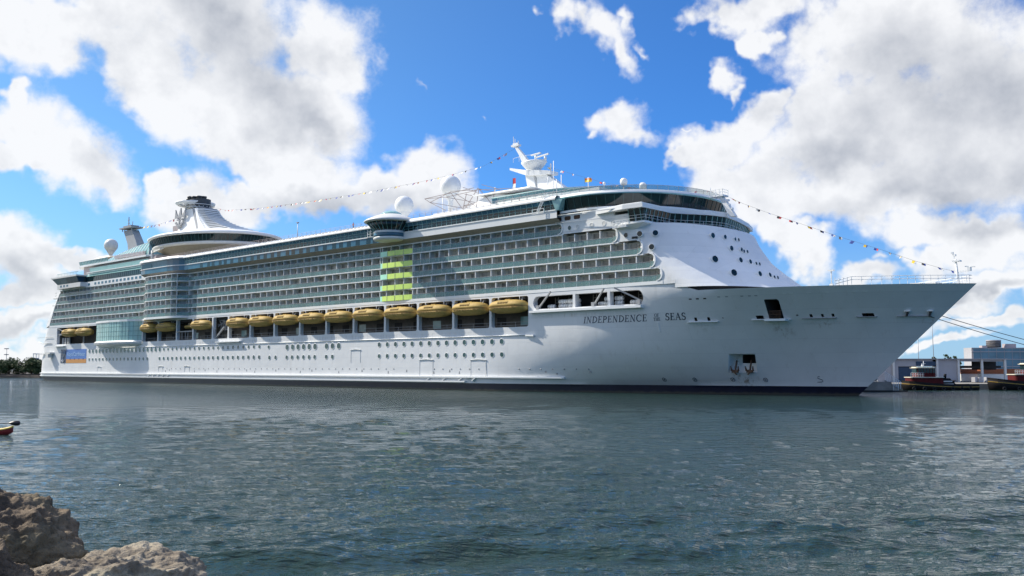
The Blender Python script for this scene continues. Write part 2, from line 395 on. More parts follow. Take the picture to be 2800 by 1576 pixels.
def build_hull():
    bm = bmesh.new(); cols = []
    for i in range(77):
        st, pt = [], []
        zs = list(ROWS)
        s_, _ = hull_point(i, 17.95)
        zs.append(17.95+1.43*max(0, min(1, (285.5-s_)/1.5)) if s_ < 285.4 else 17.951)
        for z in zs:
            zz = min(z, 17.95) if i > 32 else z
            s, h = hull_point(i, zz)
            if i == 76: v = bm.verts.new((s, 0, z)); st.append(v); pt.append(v)
            else: st.append(bm.verts.new((s, -h, z))); pt.append(bm.verts.new((s, h, z)))
        cols.append((st, pt))
    def face(vs, mi):
        u = []
        for v in vs:
            if v not in u: u.append(v)
        if len(u) > 2: f = bm.faces.new(u); f.material_index = mi; f.smooth = True
    nz = len(ROWS)+1
    for i in range(76):
        a, b = cols[i], cols[i+1]
        for j in range(nz-1):
            mi = 1 if (j < 3 or (j == 3 and i > 30) ) else 0
            if j == 3 and i <= 30: mi = 1
            if j == 4 and i > 40: mi = 0
            face([a[0][j], b[0][j], b[0][j+1], a[0][j+1]], mi)
            face([a[1][j], a[1][j+1], b[1][j+1], b[1][j]], mi)
        f = [a[0][-1], b[0][-1], b[1][-1], a[1][-1]]; face(f, 0)
        face([a[0][0], a[1][0], b[1][0], b[0][0]], 1)
    for j in range(nz-1): face([cols[0][0][j], cols[0][0][j+1], cols[0][1][j+1], cols[0][1][j]], 1 if j < 4 else 0)
    bmesh.ops.recalc_face_normals(bm, faces=bm.faces)
    # the weather deck edge and the transom stay crisp
    for e in bm.edges:
        if len(e.link_faces) == 2 and e.calc_face_angle(0) > R(32): e.smooth = False
    me = bpy.data.meshes.new('hull'); bm.to_mesh(me); bm.free()
    for m in ('hull_white', 'navy', 'recess', 'dark_recess', 'white'): me.materials.append(MAT[m])
    return me

def rrect(s0, s1, z0, z1, r, k=4, tl=None, bl=None):
    """rounded rectangle, anticlockwise"""
    out = []
    for cx, cz, a in ((s1-r, z0+r, -90), (s1-r, z1-r, 0), (s0+r, z1-r, 90), (s0+r, z0+r, 180)):
        for i in range(k+1):
            t = R(a+90*i/k); out.append((cx+r*math.cos(t), cz+r*math.sin(t)))
    return out
def stadium(s0, s1, z0, z1, left, right):
    r = (z1-z0)/2-.01; out = []
    for cx, cz, a, on in ((s1, z0, -90, right), (s1, z1, 0, right), (s0, z1, 90, left), (s0, z0, 180, left)):
        if not on: out.append((cx, cz)); continue
        ox = cx-r if a in (-90, 0) else cx+r; oz = cz+r if a in (-90, 180) else cz-r
        for i in range(6):
            t = R(a+90*i/5); out.append((ox+r*math.cos(t), oz+r*math.sin(t)))
    return out

BAYS = [84.6, 95, 106.6, 116.4, 127.5, 136, 147.2, 158.8, 170.4, 181.6, 192.5, 204.2, 215.6, 227, 238.1, 248.9]
def cut(hull, builder, mats):
    c = builder.build('opening_cutter', mats)
    m = hull.modifiers.new('cut', 'BOOLEAN'); m.operation = 'DIFFERENCE'; m.solver = 'EXACT'; m.object = c; m.material_mode = 'INDEX'
    dg = bpy.context.evaluated_depsgraph_get(); me = bpy.data.meshes.new_from_object(hull.evaluated_get(dg))
    hull.modifiers.clear(); old = hull.data; hull.data = me; me.name = 'hull'; bpy.data.meshes.remove(old)
    cm = c.data; bpy.data.objects.remove(c); bpy.data.meshes.remove(cm)

HULLMATS = ['hull_white', 'navy', 'recess', 'dark_recess', 'white']
hull = put('hull', build_hull())
c = MB(); fnl = lambda u, v, h: P(u, h, v)
for a, b in zip(BAYS, BAYS[1:]): c.prism(rrect(a+.32, b-.32, 12.85, 18.95, .45), -6, 1.0, fnl, 0)
c.prism(rrect(18.2, 52.4, 13.1, 19.0, .3), -6, 1.0, fnl, 0)
for s0, s1, l, r in ((249.9, 260.0, 1, 0), (260.6, 268.2, 0, 0), (268.8, 276.1, 0, 1)): c.prism(stadium(s0, s1, 16.15, 18.65, l, r), -6, 1.2, fnl, 0)
c.prism([(296.85, 12.95), (299.1, 12.95), (299.45, 15.85), (299.25, 16.07), (297.4, 16.07), (297.25, 15.9)], -2, 9.6, fnl, 3)
for s0, s1, z0, z1, d in ((294.95, 296.1, 12.95, 13.5, 8), (284.95, 285.4, 12.8, 13.4, 5), (287.15, 287.6, 12.8, 13.4, 5.5), (289.6, 289.85, 13.15, 13.3, 6), (301.1, 301.45, 13.35, 13.53, 9.6),
                          (303.08, 303.5, 13.07, 13.56, 11), (304.78, 305.15, 13.07, 13.56, 12), (306.32, 306.7, 13.1, 13.58, 12.6), (310.6, 312.25, 13.06, 13.56, 15.2)):
    c.prism(rrect(s0, s1, z0, z1, .05, 1), -2, d, fnl, 3)
c.prism([(287.3, 3.85), (291.95, 3.85), (292.6, 7.1), (288.55, 7.1)], -2, 12.1, fnl, 4)
cut(hull, c, HULLMATS)
c = MB()
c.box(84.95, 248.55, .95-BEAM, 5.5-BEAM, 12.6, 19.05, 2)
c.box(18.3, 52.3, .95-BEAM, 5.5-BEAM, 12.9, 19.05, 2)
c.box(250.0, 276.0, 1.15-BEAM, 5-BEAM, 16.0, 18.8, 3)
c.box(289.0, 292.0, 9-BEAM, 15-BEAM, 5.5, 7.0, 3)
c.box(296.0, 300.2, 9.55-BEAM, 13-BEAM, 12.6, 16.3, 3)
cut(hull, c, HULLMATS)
hull.parent = ship

# ---- fender strakes, ledges, small hull fittings
def side_strip(mb, s0, s1, z0, z1, out, mi=0, step=6., inn=.05, taper=True):
    """a ledge that follows the hull plating"""
    k = max(1, int(abs(s1-s0)/step)); rings = []
    for i in range(k+1):
        s = s0+(s1-s0)*i/k; o = out if not (taper and i in (0, k)) else out*.4
        zc = (z0+z1)/2; n = BEAM-hull_half(s, zc)
        rings.append([P(s, n+inn, z0), P(s, n-o, z0+(z1-z0)*.15), P(s, n-o, z1-(z1-z0)*.1), P(s, n+inn, z1)])
    mb.loft(rings, mi, False, True, True, True)
for s0, s1, z0, z1, o in ((1, 256, 2.55, 2.95, .55), (1, 231, 1.62, 2.0, .5)):
    m = MB(); side_strip(m, s0, s1, z0, z1, o, taper=False); m.build('fender_strake', 'white', ship)
for s in (90, 93, 96, 99, 102, 219, 224, 229, 233):
    m = MB(); m.hexa([P(s, 0, 1.95), P(s+.3, 0, 1.95), P(s+.3, -.5, 1.95), P(s, -.5, 1.95), P(s+.9, 0, 2.6), P(s+1.2, 0, 2.6), P(s+1.2, -.5, 2.6), P(s+.9, -.5, 2.6)]); m.build('strake_web', 'white', ship)
for s0, s1, z, o, h in ((249.6, 275.9, 15.35, .95, .55), (130.6, 143.2, 11.7, .9, .35), (17.9, 26.4, 12.2, .9, .35)):
    m = MB(); side_strip(m, s0, s1, z, z+h, o, step=3, taper=False); m.build('hull_ledge', 'white', ship)
for s0, s1, z, o in ((283.8, 288.9, 12.55, .45), (294.2, 300.2, 12.72, .35), (301.9, 306.9, 12.82, .4), (309.8, 312.6, 12.92, .4), (315.3, 319.7, 12.92, .4)):
    m = MB(); side_strip(m, s0, s1, z, z+.14, o, step=1, taper=False); m.build('chock_shelf', 'grey_paint' if s0 > 300 else 'white', ship)
m = MB(); side_strip(m, 296.6, 299.8, 12.45, 12.95, 1.5, step=.8, taper=False); m.build('boarding_platform', 'white', ship)
m = MB()
for i in range(9):
    s = 297.3+.26*i; m.bar(P(s, 6.6, 12.95), P(s, 6.6, 14.2), .06)
m.bar(P(297.2, 6.6, 14.2), P(299.4, 6.6, 14.2), .08); m.bar(P(297.2, 6.6, 13.6), P(299.4, 6.6, 13.6), .06)
m.build('platform_railing', 'rust', ship)
m = MB(); m.tube([P(60+i*4.7, -.10, 11.25-.002*i) for i in range(41)], .11, 5); m.bar(P(248, -.1, 11.1), P(250.3, -.3, 11.0), .3)
m.build('hull_handrail', 'white', ship)
m = MB()
for s, n in ((316.4, 0), (319.3, 0)):
    y = -hull_half(s+.4, 13.8); m.box(s, s+.9, y-.35, y+.2, 13.72, 13.86, 1); m.hexa([(s+.15, y-.2, 13.0), (s+.4, y-.2, 13.0), (s+.4, y+.2, 13.0), (s+.15, y+.2, 13.0), (s+.35, y-.2, 13.72), (s+.6, y-.2, 13.72), (s+.6, y+.2, 13.72), (s+.35, y+.2, 13.72)])
m.build('mooring_chock', ['dark_recess', 'white'], ship)
def hull_patch(mb, s0, s1, z0, z1, mi=0, out=.02):
    mb.hexa([(s0, -hull_half(s0, z0)-out, z0), (s1, -hull_half(s1, z0)-out, z0), (s1, -hull_half(s1, z0)+.2, z0), (s0, -hull_half(s0, z0)+.2, z0),
             (s0, -hull_half(s0, z1)-out, z1), (s1, -hull_half(s1, z1)-out, z1), (s1, -hull_half(s1, z1)+.2, z1), (s0, -hull_half(s0, z1)+.2, z1)], mi)
for s in (300.5, 301.5, 304.1, 306.7, 310.6, 312.0):
    m = MB(); hull_patch(m, s, s+.55, 16.82, 17.0, 0, .05); m.build('freeing_port', 'white', ship)
for s in (285.0, 286.3, 287.6): m = MB(); hull_patch(m, s, s+.5, 16.42, 16.62, 0, .03); m.build('freeing_port', 'dark_recess', ship)
for s in (290.1, 291.4, 293.9, 295.1, 296.1): m = MB(); hull_patch(m, s, s+.45, 16.62, 16.76, 0, .03); m.build('freeing_port', 'grey_paint', ship)
m = MB(); hull_patch(m, 278.05, 278.3, 11.1, 12.75, 0, .15); m.build('drain_pipe', 'white', ship)

# anchors hanging in the pocket, each with its shank, crown and two flukes
def anchor(s, flip):
    y = -hull_half(s, 4.6)-.05; m = MB()
    m.bar((s, y+.6, 6.0), (s, y, 4.1), .22)
    m.bar((s-.6, y, 4.1), (s+.6, y, 4.1), .34, .5)
    for k in (-1, 1):
        m.hexa([(s+k*.62-.14, y-.2, 4.1), (s+k*.62+.14, y-.2, 4.1), (s+k*.62+.14, y+.15, 4.1), (s+k*.62-.14, y+.15, 4.1),
                (s+k*.75-.05, y-.35, 5.0), (s+k*.75+.05, y-.35, 5.0), (s+k*.75+.05, y-.25, 5.0), (s+k*.75-.05, y-.25, 5.0)])
    m.bar((s-.3*flip, y-.1, 4.05), (s+.35*flip, y-.1, 3.5), .2)
    m.build('anchor', 'rust', ship)
anchor(288.7, 1); anchor(291.0, -1)
# thruster warning marks and the bulbous bow mark, painted as thin rings
def ring_mark(s, z, r=.33):
    m = MB(); pts = []
    for i in range(17):
        t = 2*math.pi*i/16; ss = s+r*math.cos(t); zz = z+r*math.sin(t); pts.append((ss, -hull_half(ss, zz)-.02, zz))
    m.tube(pts, .045, 4)
    for k in (-1, 1):
        a = (s-r*.6, z-r*.6*k); b = (s+r*.6, z+r*.6*k)
        m.bar((a[0], -hull_half(*a)-.02, a[1]), (b[0], -hull_half(*b)-.02, b[1]), .09, .03)
    m.build('thruster_mark', 'lettering', ship)
for s, z in ((275.6, 2.52), (281.05, 2.55), (287.5, 2.6), (292.8, 2.58)): ring_mark(s, z)
m = MB(); pts = [(-.05, .45), (-.35, .4), (-.4, .15), (-.1, .02), (.25, -.1), (.3, -.4), (0, -.5), (-.6, -.5)]
m.tube([(301.5+a, -hull_half(301.5+a, 2.75+b)-.03, 2.75+b) for a, b in pts], .05, 4); m.build('bulb_mark', 'lettering', ship)

# portholes
def porthole(s, z, r, half=hull_half, glass='port_glass', eye=True):
    y = lambda a, b: -half(a, b)
    c0 = Vector((s, y(s, z), z)); e_ = .03
    dhs = (half(s+e_, z)-half(s-e_, z))/(2*e_); dhz = (half(s, z+e_)-half(s, z-e_))/(2*e_)
    nrm = Vector((-dhs, -1, -dhz)).normalized(); tx = Vector((0, 0, 1)).cross(nrm).normalized()*-1; tz = nrm.cross(tx).normalized()*-1
    if tz.z < 0: tz = -tz
    m = MB(); N = 18; po = .06
    if abs(nrm.x) > .25 and half is not hull_half:        # on the raked front the windows stand upright in small dormers
        nrm = Vector((nrm.x, nrm.y, .18*nrm.z)).normalized(); tx = Vector((0, 0, 1)).cross(nrm).normalized(); tz = nrm.cross(tx).normalized(); po = .12+r*.75
    def circ(rr, o): return [c0+tx*rr*math.cos(2*math.pi*i/N)+tz*rr*math.sin(2*math.pi*i/N)+nrm*o for i in range(N)]
    m.loft([circ(r*1.14, -.1 if po < .1 else -1.2), circ(r*1.14, po), circ(r*1.0, po), circ(r*.97, po-.04)], 0, True)
    m.add(circ(r*.99, po-.03), [tuple(range(N))], 1)
    if eye: m.loft([[c0+tx*(r*1.28*math.cos(t))+tz*(r*1.28*math.sin(t))+nrm*o for t in [R(25+130*i/7) for i in range(8)]] for o in (-.02, .05)], 0, False, False)
    return m, ['white', glass]
ports = []
A = lambda xs, y, z, r: [(s, z, r) for s in xs]
rowA = [202.3, 205.2, 208.1, 211.0, 213.8, 216.7, 219.5, 222.3, 225.0, 227.7, 230.5, 233.2, 235.9, 238.6, 241.3]
ports += [(s, 10.0, .55) for s in rowA]+[(s, 7.35, .5) for s in rowA]
ports += [(s, 9.95, .74) for s in (165.0, 167.5, 169.9, 172.3, 174.7, 177.2, 182.0, 184.4, 186.9)]
ports += [(s, 7.35, .54) for s in (156.9, 159.8, 164.9, 167.3, 169.8, 172.3, 174.7, 177.1, 181.9, 184.4)]
ports += [(156.5, 10.1, .5)]
sA = [46.4+2.64*i for i in range(41)]
ports += [(s, 10.3, .74 if s < 97 else .5) for s in sA if s < 152.5]
ports += [(s, 7.5, .55) for s in sA if s < 152.5 and not 90 < s < 95]
ports.sort(key=lambda q: -q[0])
for s, z, r in ports[:96]:
    m, mt = porthole(s, z, r); m.build('porthole', mt, ship, fix=False)
m = MB()
for s, z, r in ports[96:]:
    q, mt = porthole(s, z, r, eye=False); o = len(m.v); m.v += q.v; m.f += [[i+o for i in f] for f in q.f]; m.m += q.m; m.sm += q.sm
if ports[96:]: tag(m.build('portholes', mt, ship, fix=False), kind='stuff')
for i in range(62):
    s = 96+2.72*i
    if 209 < s < 219 or 236 < s < 244: continue
    m = MB(); m.lathe([(.16, 0), (.16, .06), (.001, .06)], n=8); q = MB()
    q.v = [(s+a, -hull_half(s, 4.5)-z_+.0, 4.45+b) for a, b, z_ in m.v]; q.f = m.f; q.m = m.m; q.sm = m.sm
    q.build('drain_scupper', 'grey_paint', ship, fix=False)
for s, z, w, h in ((193.5, 7.4, 3.6, 3.0), (218.5, 4.6, 4.3, 3.6), (234.6, 4.6, 4.4, 3.4), (97.5, 4.3, 2.8, 1.6), (113.5, 4.3, 2.8, 1.6), (54.5, 4.3, 2.6, 1.4)):
    m = MB(); y = -hull_half(s, z)
    for a, b in (((s-w/2, z-h/2), (s-w/2, z+h/2)), ((s+w/2, z-h/2), (s+w/2, z+h/2))): m.bar((a[0], y-.02, a[1]), (b[0], y-.02, b[1]), .07, .06)
    m.bar((s-w/2-.2, y-.08, z+h/2), (s, y-.08, z+h/2+.14), .16, .12); m.bar((s+w/2+.2, y-.08, z+h/2), (s, y-.08, z+h/2+.14), .16, .12)
    m.build('shell_door', 'off_white', ship)
# load marks and draught figures near the strakes
for i, s in enumerate((100.5, 103, 118, 124, 130.5, 146, 150, 160, 171, 176, 187, 196, 205.6, 212, 221, 226, 229, 252, 254.5, 262)):
    m = MB(); z = 3.65+.35*(i % 2)
    m.prism([(s-.22, z-.25), (s+.22, z-.25), (s+.08, z+.3), (s-.08, z+.3)], -hull_half(s, z)-.03, -hull_half(s, z)+.1, lambda u, v, h: (u, h, v)); m.build('outlet_cover', 'grey_paint', ship)

# name on the bow
def hull_text(txt, s0, z0, size, width, name, mat, shear=.22, half=hull_half, out=.03, bold=0., parent=None):
    cu = bpy.data.curves.new(name, 'FONT'); cu.body = txt; cu.size = size; cu.shear = shear; cu.offset = bold; cu.resolution_u = 3
    o = bpy.data.objects.new(name, cu); COL.objects.link(o)
    dg = bpy.context.evaluated_depsgraph_get(); me = bpy.data.meshes.new_from_object(o.evaluated_get(dg))
    bpy.data.objects.remove(o); bpy.data.curves.remove(cu)
    bm = bmesh.new(); bm.from_mesh(me); xs = [v.co.x for v in bm.verts]; k = width/(max(xs)-min(xs)); x0 = min(xs)
    for v in bm.verts:
        s = s0+(v.co.x-x0)*k; z = z0+v.co.y; v.co = (s, -half(s, z)-out, z)
    bm.to_mesh(me); bm.free(); me.materials.clear(); me.materials.append(MAT[mat])
    return put(name, me, parent)
# letters with serifs for the ship's name: strokes as (points, width) in a unit-high box
def serif_letter(ch):
    W, T = .13, .055                      # thick and thin strokes
    L = {'I': (.34, [((.17, 0), (.17, 1), W)], [(.17, 0, .30), (.17, 1, .30)]),
         'N': (.82, [((.16, 0), (.16, 1), T), ((.16, 1), (.66, 0), W), ((.66, 0), (.66, 1), T)], [(.16, 0, .26), (.13, 1, .22), (.66, 1, .26)]),
         'E': (.64, [((.16, 0), (.16, 1), W), ((.16, .03), (.58, .03), T), ((.16, .97), (.55, .97), T), ((.16, .52), (.44, .52), T), ((.58, .0), (.58, .2), T), ((.54, .82), (.54, 1), T), ((.44, .42), (.44, .62), T)], [(.12, 0, .2), (.12, 1, .2)]),
         'T': (.66, [((.33, 0), (.33, 1), W), ((.04, .97), (.62, .97), T), ((.05, .8), (.05, 1), T), ((.61, .8), (.61, 1), T)], [(.33, 0, .30)]),
         'H': (.82, [((.16, 0), (.16, 1), W), ((.64, 0), (.64, 1), W), ((.16, .52), (.64, .52), T)], [(.16, 0, .28), (.16, 1, .28), (.64, 0, .28), (.64, 1, .28)]),
         'F': (.60, [((.16, 0), (.16, 1), W), ((.16, .97), (.54, .97), T), ((.16, .52), (.44, .52), T), ((.54, .8), (.54, 1), T)], [(.16, 0, .28), (.12, 1, .2)]),
         'A': (.76, [((.10, 0), (.37, 1), T), ((.37, 1), (.66, 0), W), ((.2, .36), (.56, .36), T)], [(.1, 0, .22), (.66, 0, .28)])}
    if ch in L: return L[ch]
    arc = lambda cx, cz, rx, rz, a0, a1, k=10: [(cx+rx*math.cos(R(a0+(a1-a0)*i/k)), cz+rz*math.sin(R(a0+(a1-a0)*i/k))) for i in range(k+1)]
    def curve(pts, wf): return [(p, q, wf((i+.5)/(len(pts)-1))) for i, (p, q) in enumerate(zip(pts, pts[1:]))]
    bulge = lambda t: T+(W-T)*math.sin(math.pi*t)
    if ch == 'D': return (.80, [((.16, 0), (.16, 1), W)]+curve([(.16, .03)]+arc(.24, .5, .48, .47, -90, 90, 12)+[(.16, .97)], bulge), [(.12, 0, .2), (.12, 1, .2)])
    if ch == 'P': return (.66, [((.16, 0), (.16, 1), W)]+curve([(.16, .46)]+arc(.26, .72, .30, .25, -90, 90, 10)+[(.16, .97)], bulge), [(.16, 0, .28), (.12, 1, .2)])
    if ch == 'C': return (.76, curve(arc(.42, .5, .36, .49, 42, 318, 16), bulge)+[((.68, .72), (.68, .98), T)], [])
    if ch == 'O': return (.86, curve(arc(.42, .5, .36, .49, 90, 270, 12), bulge)+curve(arc(.42, .5, .36, .49, -90, 90, 12), bulge), [])
    if ch == 'S': return (.60, curve(arc(.30, .74, .20, .24, 30, 230, 9)+arc(.30, .26, .22, .25, 50, -150, 9), lambda t: T+(W-T)*math.sin(math.pi*t)**.7)+[((.50, .74), (.50, .98), T), ((.06, .02), (.06, .27), T)], [])
    return (.4, [], [])
def ship_lettering(name, txt, s0, z0, h, width, slant=.2):
    adv = []; x = 0
    for ch in txt: adv.append(x); x += serif_letter(ch)[0]+.09
    k = width/x; m = MB()
    for ch, x0 in zip(txt, adv):
        w, strokes, serifs = serif_letter(ch); strokes = list(strokes)+[((a-b/2, c_+(.02 if c_ == 0 else -.02)), (a+b/2, c_+(.02 if c_ == 0 else -.02)), .05) for a, c_, b in serifs]
        for (a, b, wd) in strokes:
            def pos(u, v): s = s0+(x0+u+slant*v*h/k)*k if False else s0+(x0+u)*k+slant*v*h; return s, z0+v*h
            a2, b2 = Vector(pos(*a)), Vector(pos(*b)); d = (b2-a2)
            if d.length < 1e-5: continue
            d.normalize(); nn = Vector((-d.y, d.x))*(wd*h*.62); q = [a2-nn-d*.02, b2-nn+d*.02, b2+nn+d*.02, a2+nn-d*.02]
            m.add([(p[0], -hull_half(p[0], p[1])-.035, p[1]) for p in q], [(0, 1, 2, 3)])
    m.build(name, 'lettering', ship, fix=False)
ship_lettering('ship_name', 'INDEPENDENCE', 262.5, 13.02, 1.18, 13.75)
ship_lettering('ship_name', 'OF', 277.75, 13.72, .55, .95, .12)
ship_lettering('ship_name', 'THE', 277.45, 13.02, .55, 1.35, .12)
ship_lettering('ship_name', 'SEAS', 279.7, 13.08, 1.2, 3.9)

# operator's banner at the stern: an anchor panel, a blue field with a name, an orange strip
m = MB(); y = -BEAM-.06
m.box(22.4, 27.2, y, y+.1, 6.35, 11.15, 0); m.box(27.2, 43.9, y, y+.1, 7.75, 11.15, 1); m.box(27.2, 43.9, y, y+.1, 6.35, 7.75, 2)
banner = m.build('company_banner', ['sign_navy', 'sign_blue', 'sign_orange'], ship)
m = MB(); q = lambda a, b, w: m.bar((24.8+a[0], y-.03, 8.75+a[1]), (24.8+b[0], y-.03, 8.75+b[1]), w, .04)
q((-1.5, .75), (1.5, .75), .36); q((-1.5, .75), (-1.5, 2.0), .5); q((0, .75), (0, 2.1), .5); q((1.5, .75), (1.5, 2.0), .5)
q((0, .2), (0, -1.6), .55); q((-1.1, .1), (1.1, .1), .34); q((-1.3, -1.2), (0, -2.1), .5); q((1.3, -1.2), (0, -2.1), .5)
m.build('crown_and_anchor', 'white', banner)
hull_text('RoyalCaribbean', 28.2, 8.85, 2.0, 14.8, 'company_name', 'sign_light', 0, lambda s, z: BEAM, .10, .03, banner)
for i in range(4):
    m = MB(); m.box(30.5+3.6*i, 31.0+3.6*i, y-.04, y+.05, 7.5, 7.95); m.build('banner_window', 'sign_navy', banner)

# ---- balcony decks
ZF = [20.0, 22.45, 25.05, 27.65, 30.35, 32.62]        # floor levels, then the top soffit
ENDS = [280.5, 279.1, 276.4, 270.9, 257.7]
AFT = [11.2, 12.6, 14.6, 16.8, 19.4]
def sm(t): t = max(0, min(1, t)); return t*t*(3-2*t)
def face_n(s):                                          # the bay bulges out between the aft and the middle part
    if s < 84 or s > 113.2: return 0.
    if s < 94: return -3.3*sm((s-84)/10)
    if s < 106.5: return -3.3
    return -3.3*math.sqrt(max(0, 1-((s-106.5)/6.7)**2))
DEPTH, CW = 1.3, 3.05
for k in range(6):                                       # floors with their white edges
    m = MB(); e = ENDS[min(k, 4)] if k < 5 else ENDS[4]; a = AFT[min(k, 4)]
    ss = [a+(84-a)*i/6 for i in range(7)]+[84+i*1.25 for i in range(1, 18)]+[106.5+i*.61 for i in range(1, 12)]+[113.21]+[113.3+(e-113.3)*i/20 for i in range(21)]
    th = .62 if k == 0 else .22
    rings = [[P(s, face_n(s)-.06, ZF[k]-th), P(s, face_n(s)-.06, ZF[k]), P(s, DEPTH+.4, ZF[k]), P(s, DEPTH+.4, ZF[k]-th)] for s in ss]
    m.loft(rings, 0, False, True, True, True); m.build('deck_edge', 'white', ship)
m = MB()
m.hexa([P(14, DEPTH+.25, 19.5), P(285, DEPTH+.25, 19.5), P(278, 2*BEAM-DEPTH, 19.5), P(14, 2*BEAM-DEPTH, 19.5), P(24, DEPTH+.25, 32.6), P(270, DEPTH+.25, 32.6), P(268, 2*BEAM-DEPTH, 32.6), P(24, 2*BEAM-DEPTH, 32.6)])
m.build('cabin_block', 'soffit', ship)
m = MB()                                                  # port side plating closes the block
m.hexa([P(11, 2*BEAM-1.8, 19.3), P(285, 2*BEAM-1.8, 19.3), P(285, 2*BEAM, 19.3), P(11, 2*BEAM, 19.3), P(20, 2*BEAM-1.8, 32.6), P(272, 2*BEAM-1.8, 32.6), P(272, 2*BEAM, 32.6), P(20, 2*BEAM, 32.6)])
m.build('port_side_plating', 'white', ship)

def wall_mb(s0, s1, n0, n1, z0, z1, w, r, d, part_at=0):
    """one balcony between two corners: w wall+partition, r railing, d door"""
    a, b = Vector((s0, n0)), Vector((s1, n1)); t = (b-a); ln = t.length; t.normalize(); inn = Vector((-t.y, t.x))
    if inn.y < 0: inn = -inn
    def Q(u, v, z): p = a+t*u+inn*v; return P(p.x, p.y, z)
    w.quad(Q(0, DEPTH, z0), Q(ln, DEPTH, z0), Q(ln, DEPTH, z1), Q(0, DEPTH, z1), 0)
    w.hexa([Q(-.07, .10, z0), Q(.07, .10, z0), Q(.07, DEPTH, z0), Q(-.07, DEPTH, z0), Q(-.07, .10, z1), Q(.07, .10, z1), Q(.07, DEPTH, z1), Q(-.07, DEPTH, z1)], 1)
    w.hexa([Q(-.09, .02, z0), Q(.09, .02, z0), Q(.09, .14, z0), Q(-.09, .14, z0), Q(-.09, .02, z1), Q(.09, .02, z1), Q(.09, .14, z1), Q(-.09, .14, z1)], 2)
    r.hexa([Q(.05, -.02, z0+.04), Q(ln-.05, -.02, z0+.04), Q(ln-.05, .02, z0+.04), Q(.05, .02, z0+.04), Q(.05, -.02, z0+1.0), Q(ln-.05, -.02, z0+1.0), Q(ln-.05, .02, z0+1.0), Q(.05, .02, z0+1.0)], 0)
    r.hexa([Q(0, -.05, z0+1.0), Q(ln, -.05, z0+1.0), Q(ln, .05, z0+1.0), Q(0, .05, z0+1.0), Q(0, -.05, z0+1.06), Q(ln, -.05, z0+1.06), Q(ln, .05, z0+1.06), Q(0, .05, z0+1.06)], 1)
    d.hexa([Q(.55, DEPTH-.04, z0+.05), Q(ln-1.0, DEPTH-.04, z0+.05), Q(ln-1.0, DEPTH-.01, z0+.05), Q(.55, DEPTH-.01, z0+.05), Q(.55, DEPTH-.04, z1-.25), Q(ln-1.0, DEPTH-.04, z1-.25), Q(ln-1.0, DEPTH-.01, z1-.25), Q(.55, DEPTH-.01, z1-.25)], 0)
    d.hexa([Q(ln-.72, DEPTH-.3, z1-.95), Q(ln-.30, DEPTH-.3, z1-.95), Q(ln-.30, DEPTH-.01, z1-.95), Q(ln-.72, DEPTH-.01, z1-.95), Q(ln-.72, DEPTH-.3, z1-.5), Q(ln-.30, DEPTH-.3, z1-.5), Q(ln-.30, DEPTH-.01, z1-.5), Q(ln-.72, DEPTH-.01, z1-.5)], 0)
WM, RM, DM = ['cabin_wall', 'off_white', 'white'], ['teal_glass', 'steel'], ['cabin_door']
ww, rr, dd = MB(), MB(), MB(); limes = []
proto = {}
random.seed(4)
for k in range(5):
    z0, z1 = ZF[k], ZF[k+1]-.22; e = ENDS[k]-1.25; n_near = 0
    s1 = e
    while s1 > AFT[k]+1.5:
        wide = 1.5 if (random.random() < .1 and s1 < 250) else 1.
        s0 = max(s1-CW*wide, AFT[k]+.3)
        if s0 < 213.7 < s1: s0 = 213.7
        if s0 < 202.2 < s1: s0 = 202.2
        if s0 < 113.2 < s1: s0 = 113.2
        if 106 < s0 < 113.2 or 84 < s0 < 95: s0 = max(s1-2.3, 84 if s1 > 84 else 0)
        near = s0 >= 213.6
        if near and wide == 1 and abs(s1-s0-CW) < .01:
            key = k
            if key not in proto:
                w, r, d = MB(), MB(), MB(); wall_mb(0, CW, BEAM, BEAM, 0, z1-z0, w, r, d)
                o = w.build('balcony', WM, ship, fix=False); r.build('glass_railing', RM, o, fix=False); d.build('cabin_door', DM, o, fix=False); proto[key] = o
            else: o = copy_tree(proto[key], ship)
            o.location = (s0, -BEAM, z0)
        elif near:
            w, r, d = MB(), MB(), MB(); wall_mb(0, s1-s0, BEAM, BEAM, 0, z1-z0, w, r, d)
            o = w.build('balcony', WM, ship, fix=False); r.build('glass_railing', RM, o, fix=False); d.build('cabin_door', DM, o, fix=False); o.location = (s0, -BEAM, z0)
        elif 202.1 < s0 < 213.6:
            wall_mb(s0, s1, 0, 0, z0, z1, ww, MB(), dd)
        else:
            wall_mb(s0, s1, face_n(s0), face_n(s1), z0, z1, ww, rr, dd)
        s1 = s0
tag(ww.build('balcony_rows', WM, ship, fix=False), kind='stuff'); tag(rr.build('glass_railings', RM, ship, fix=False), kind='stuff'); tag(dd.build('cabin_doors', DM, ship, fix=False), kind='stuff')
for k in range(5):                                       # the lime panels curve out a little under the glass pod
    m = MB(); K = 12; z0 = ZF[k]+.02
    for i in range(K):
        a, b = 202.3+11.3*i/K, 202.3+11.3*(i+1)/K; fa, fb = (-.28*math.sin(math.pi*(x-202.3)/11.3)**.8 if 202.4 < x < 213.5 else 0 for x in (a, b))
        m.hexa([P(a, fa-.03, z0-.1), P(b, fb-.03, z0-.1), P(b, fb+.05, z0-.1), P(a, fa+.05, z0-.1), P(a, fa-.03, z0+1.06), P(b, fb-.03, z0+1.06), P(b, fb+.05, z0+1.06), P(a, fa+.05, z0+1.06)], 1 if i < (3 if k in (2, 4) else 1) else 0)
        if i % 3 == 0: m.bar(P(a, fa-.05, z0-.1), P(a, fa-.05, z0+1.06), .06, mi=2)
    tag(m.build('coloured_balcony_panel', ['lime', 'mint', 'steel'], ship), 'lime green balcony panel under the glass pod')
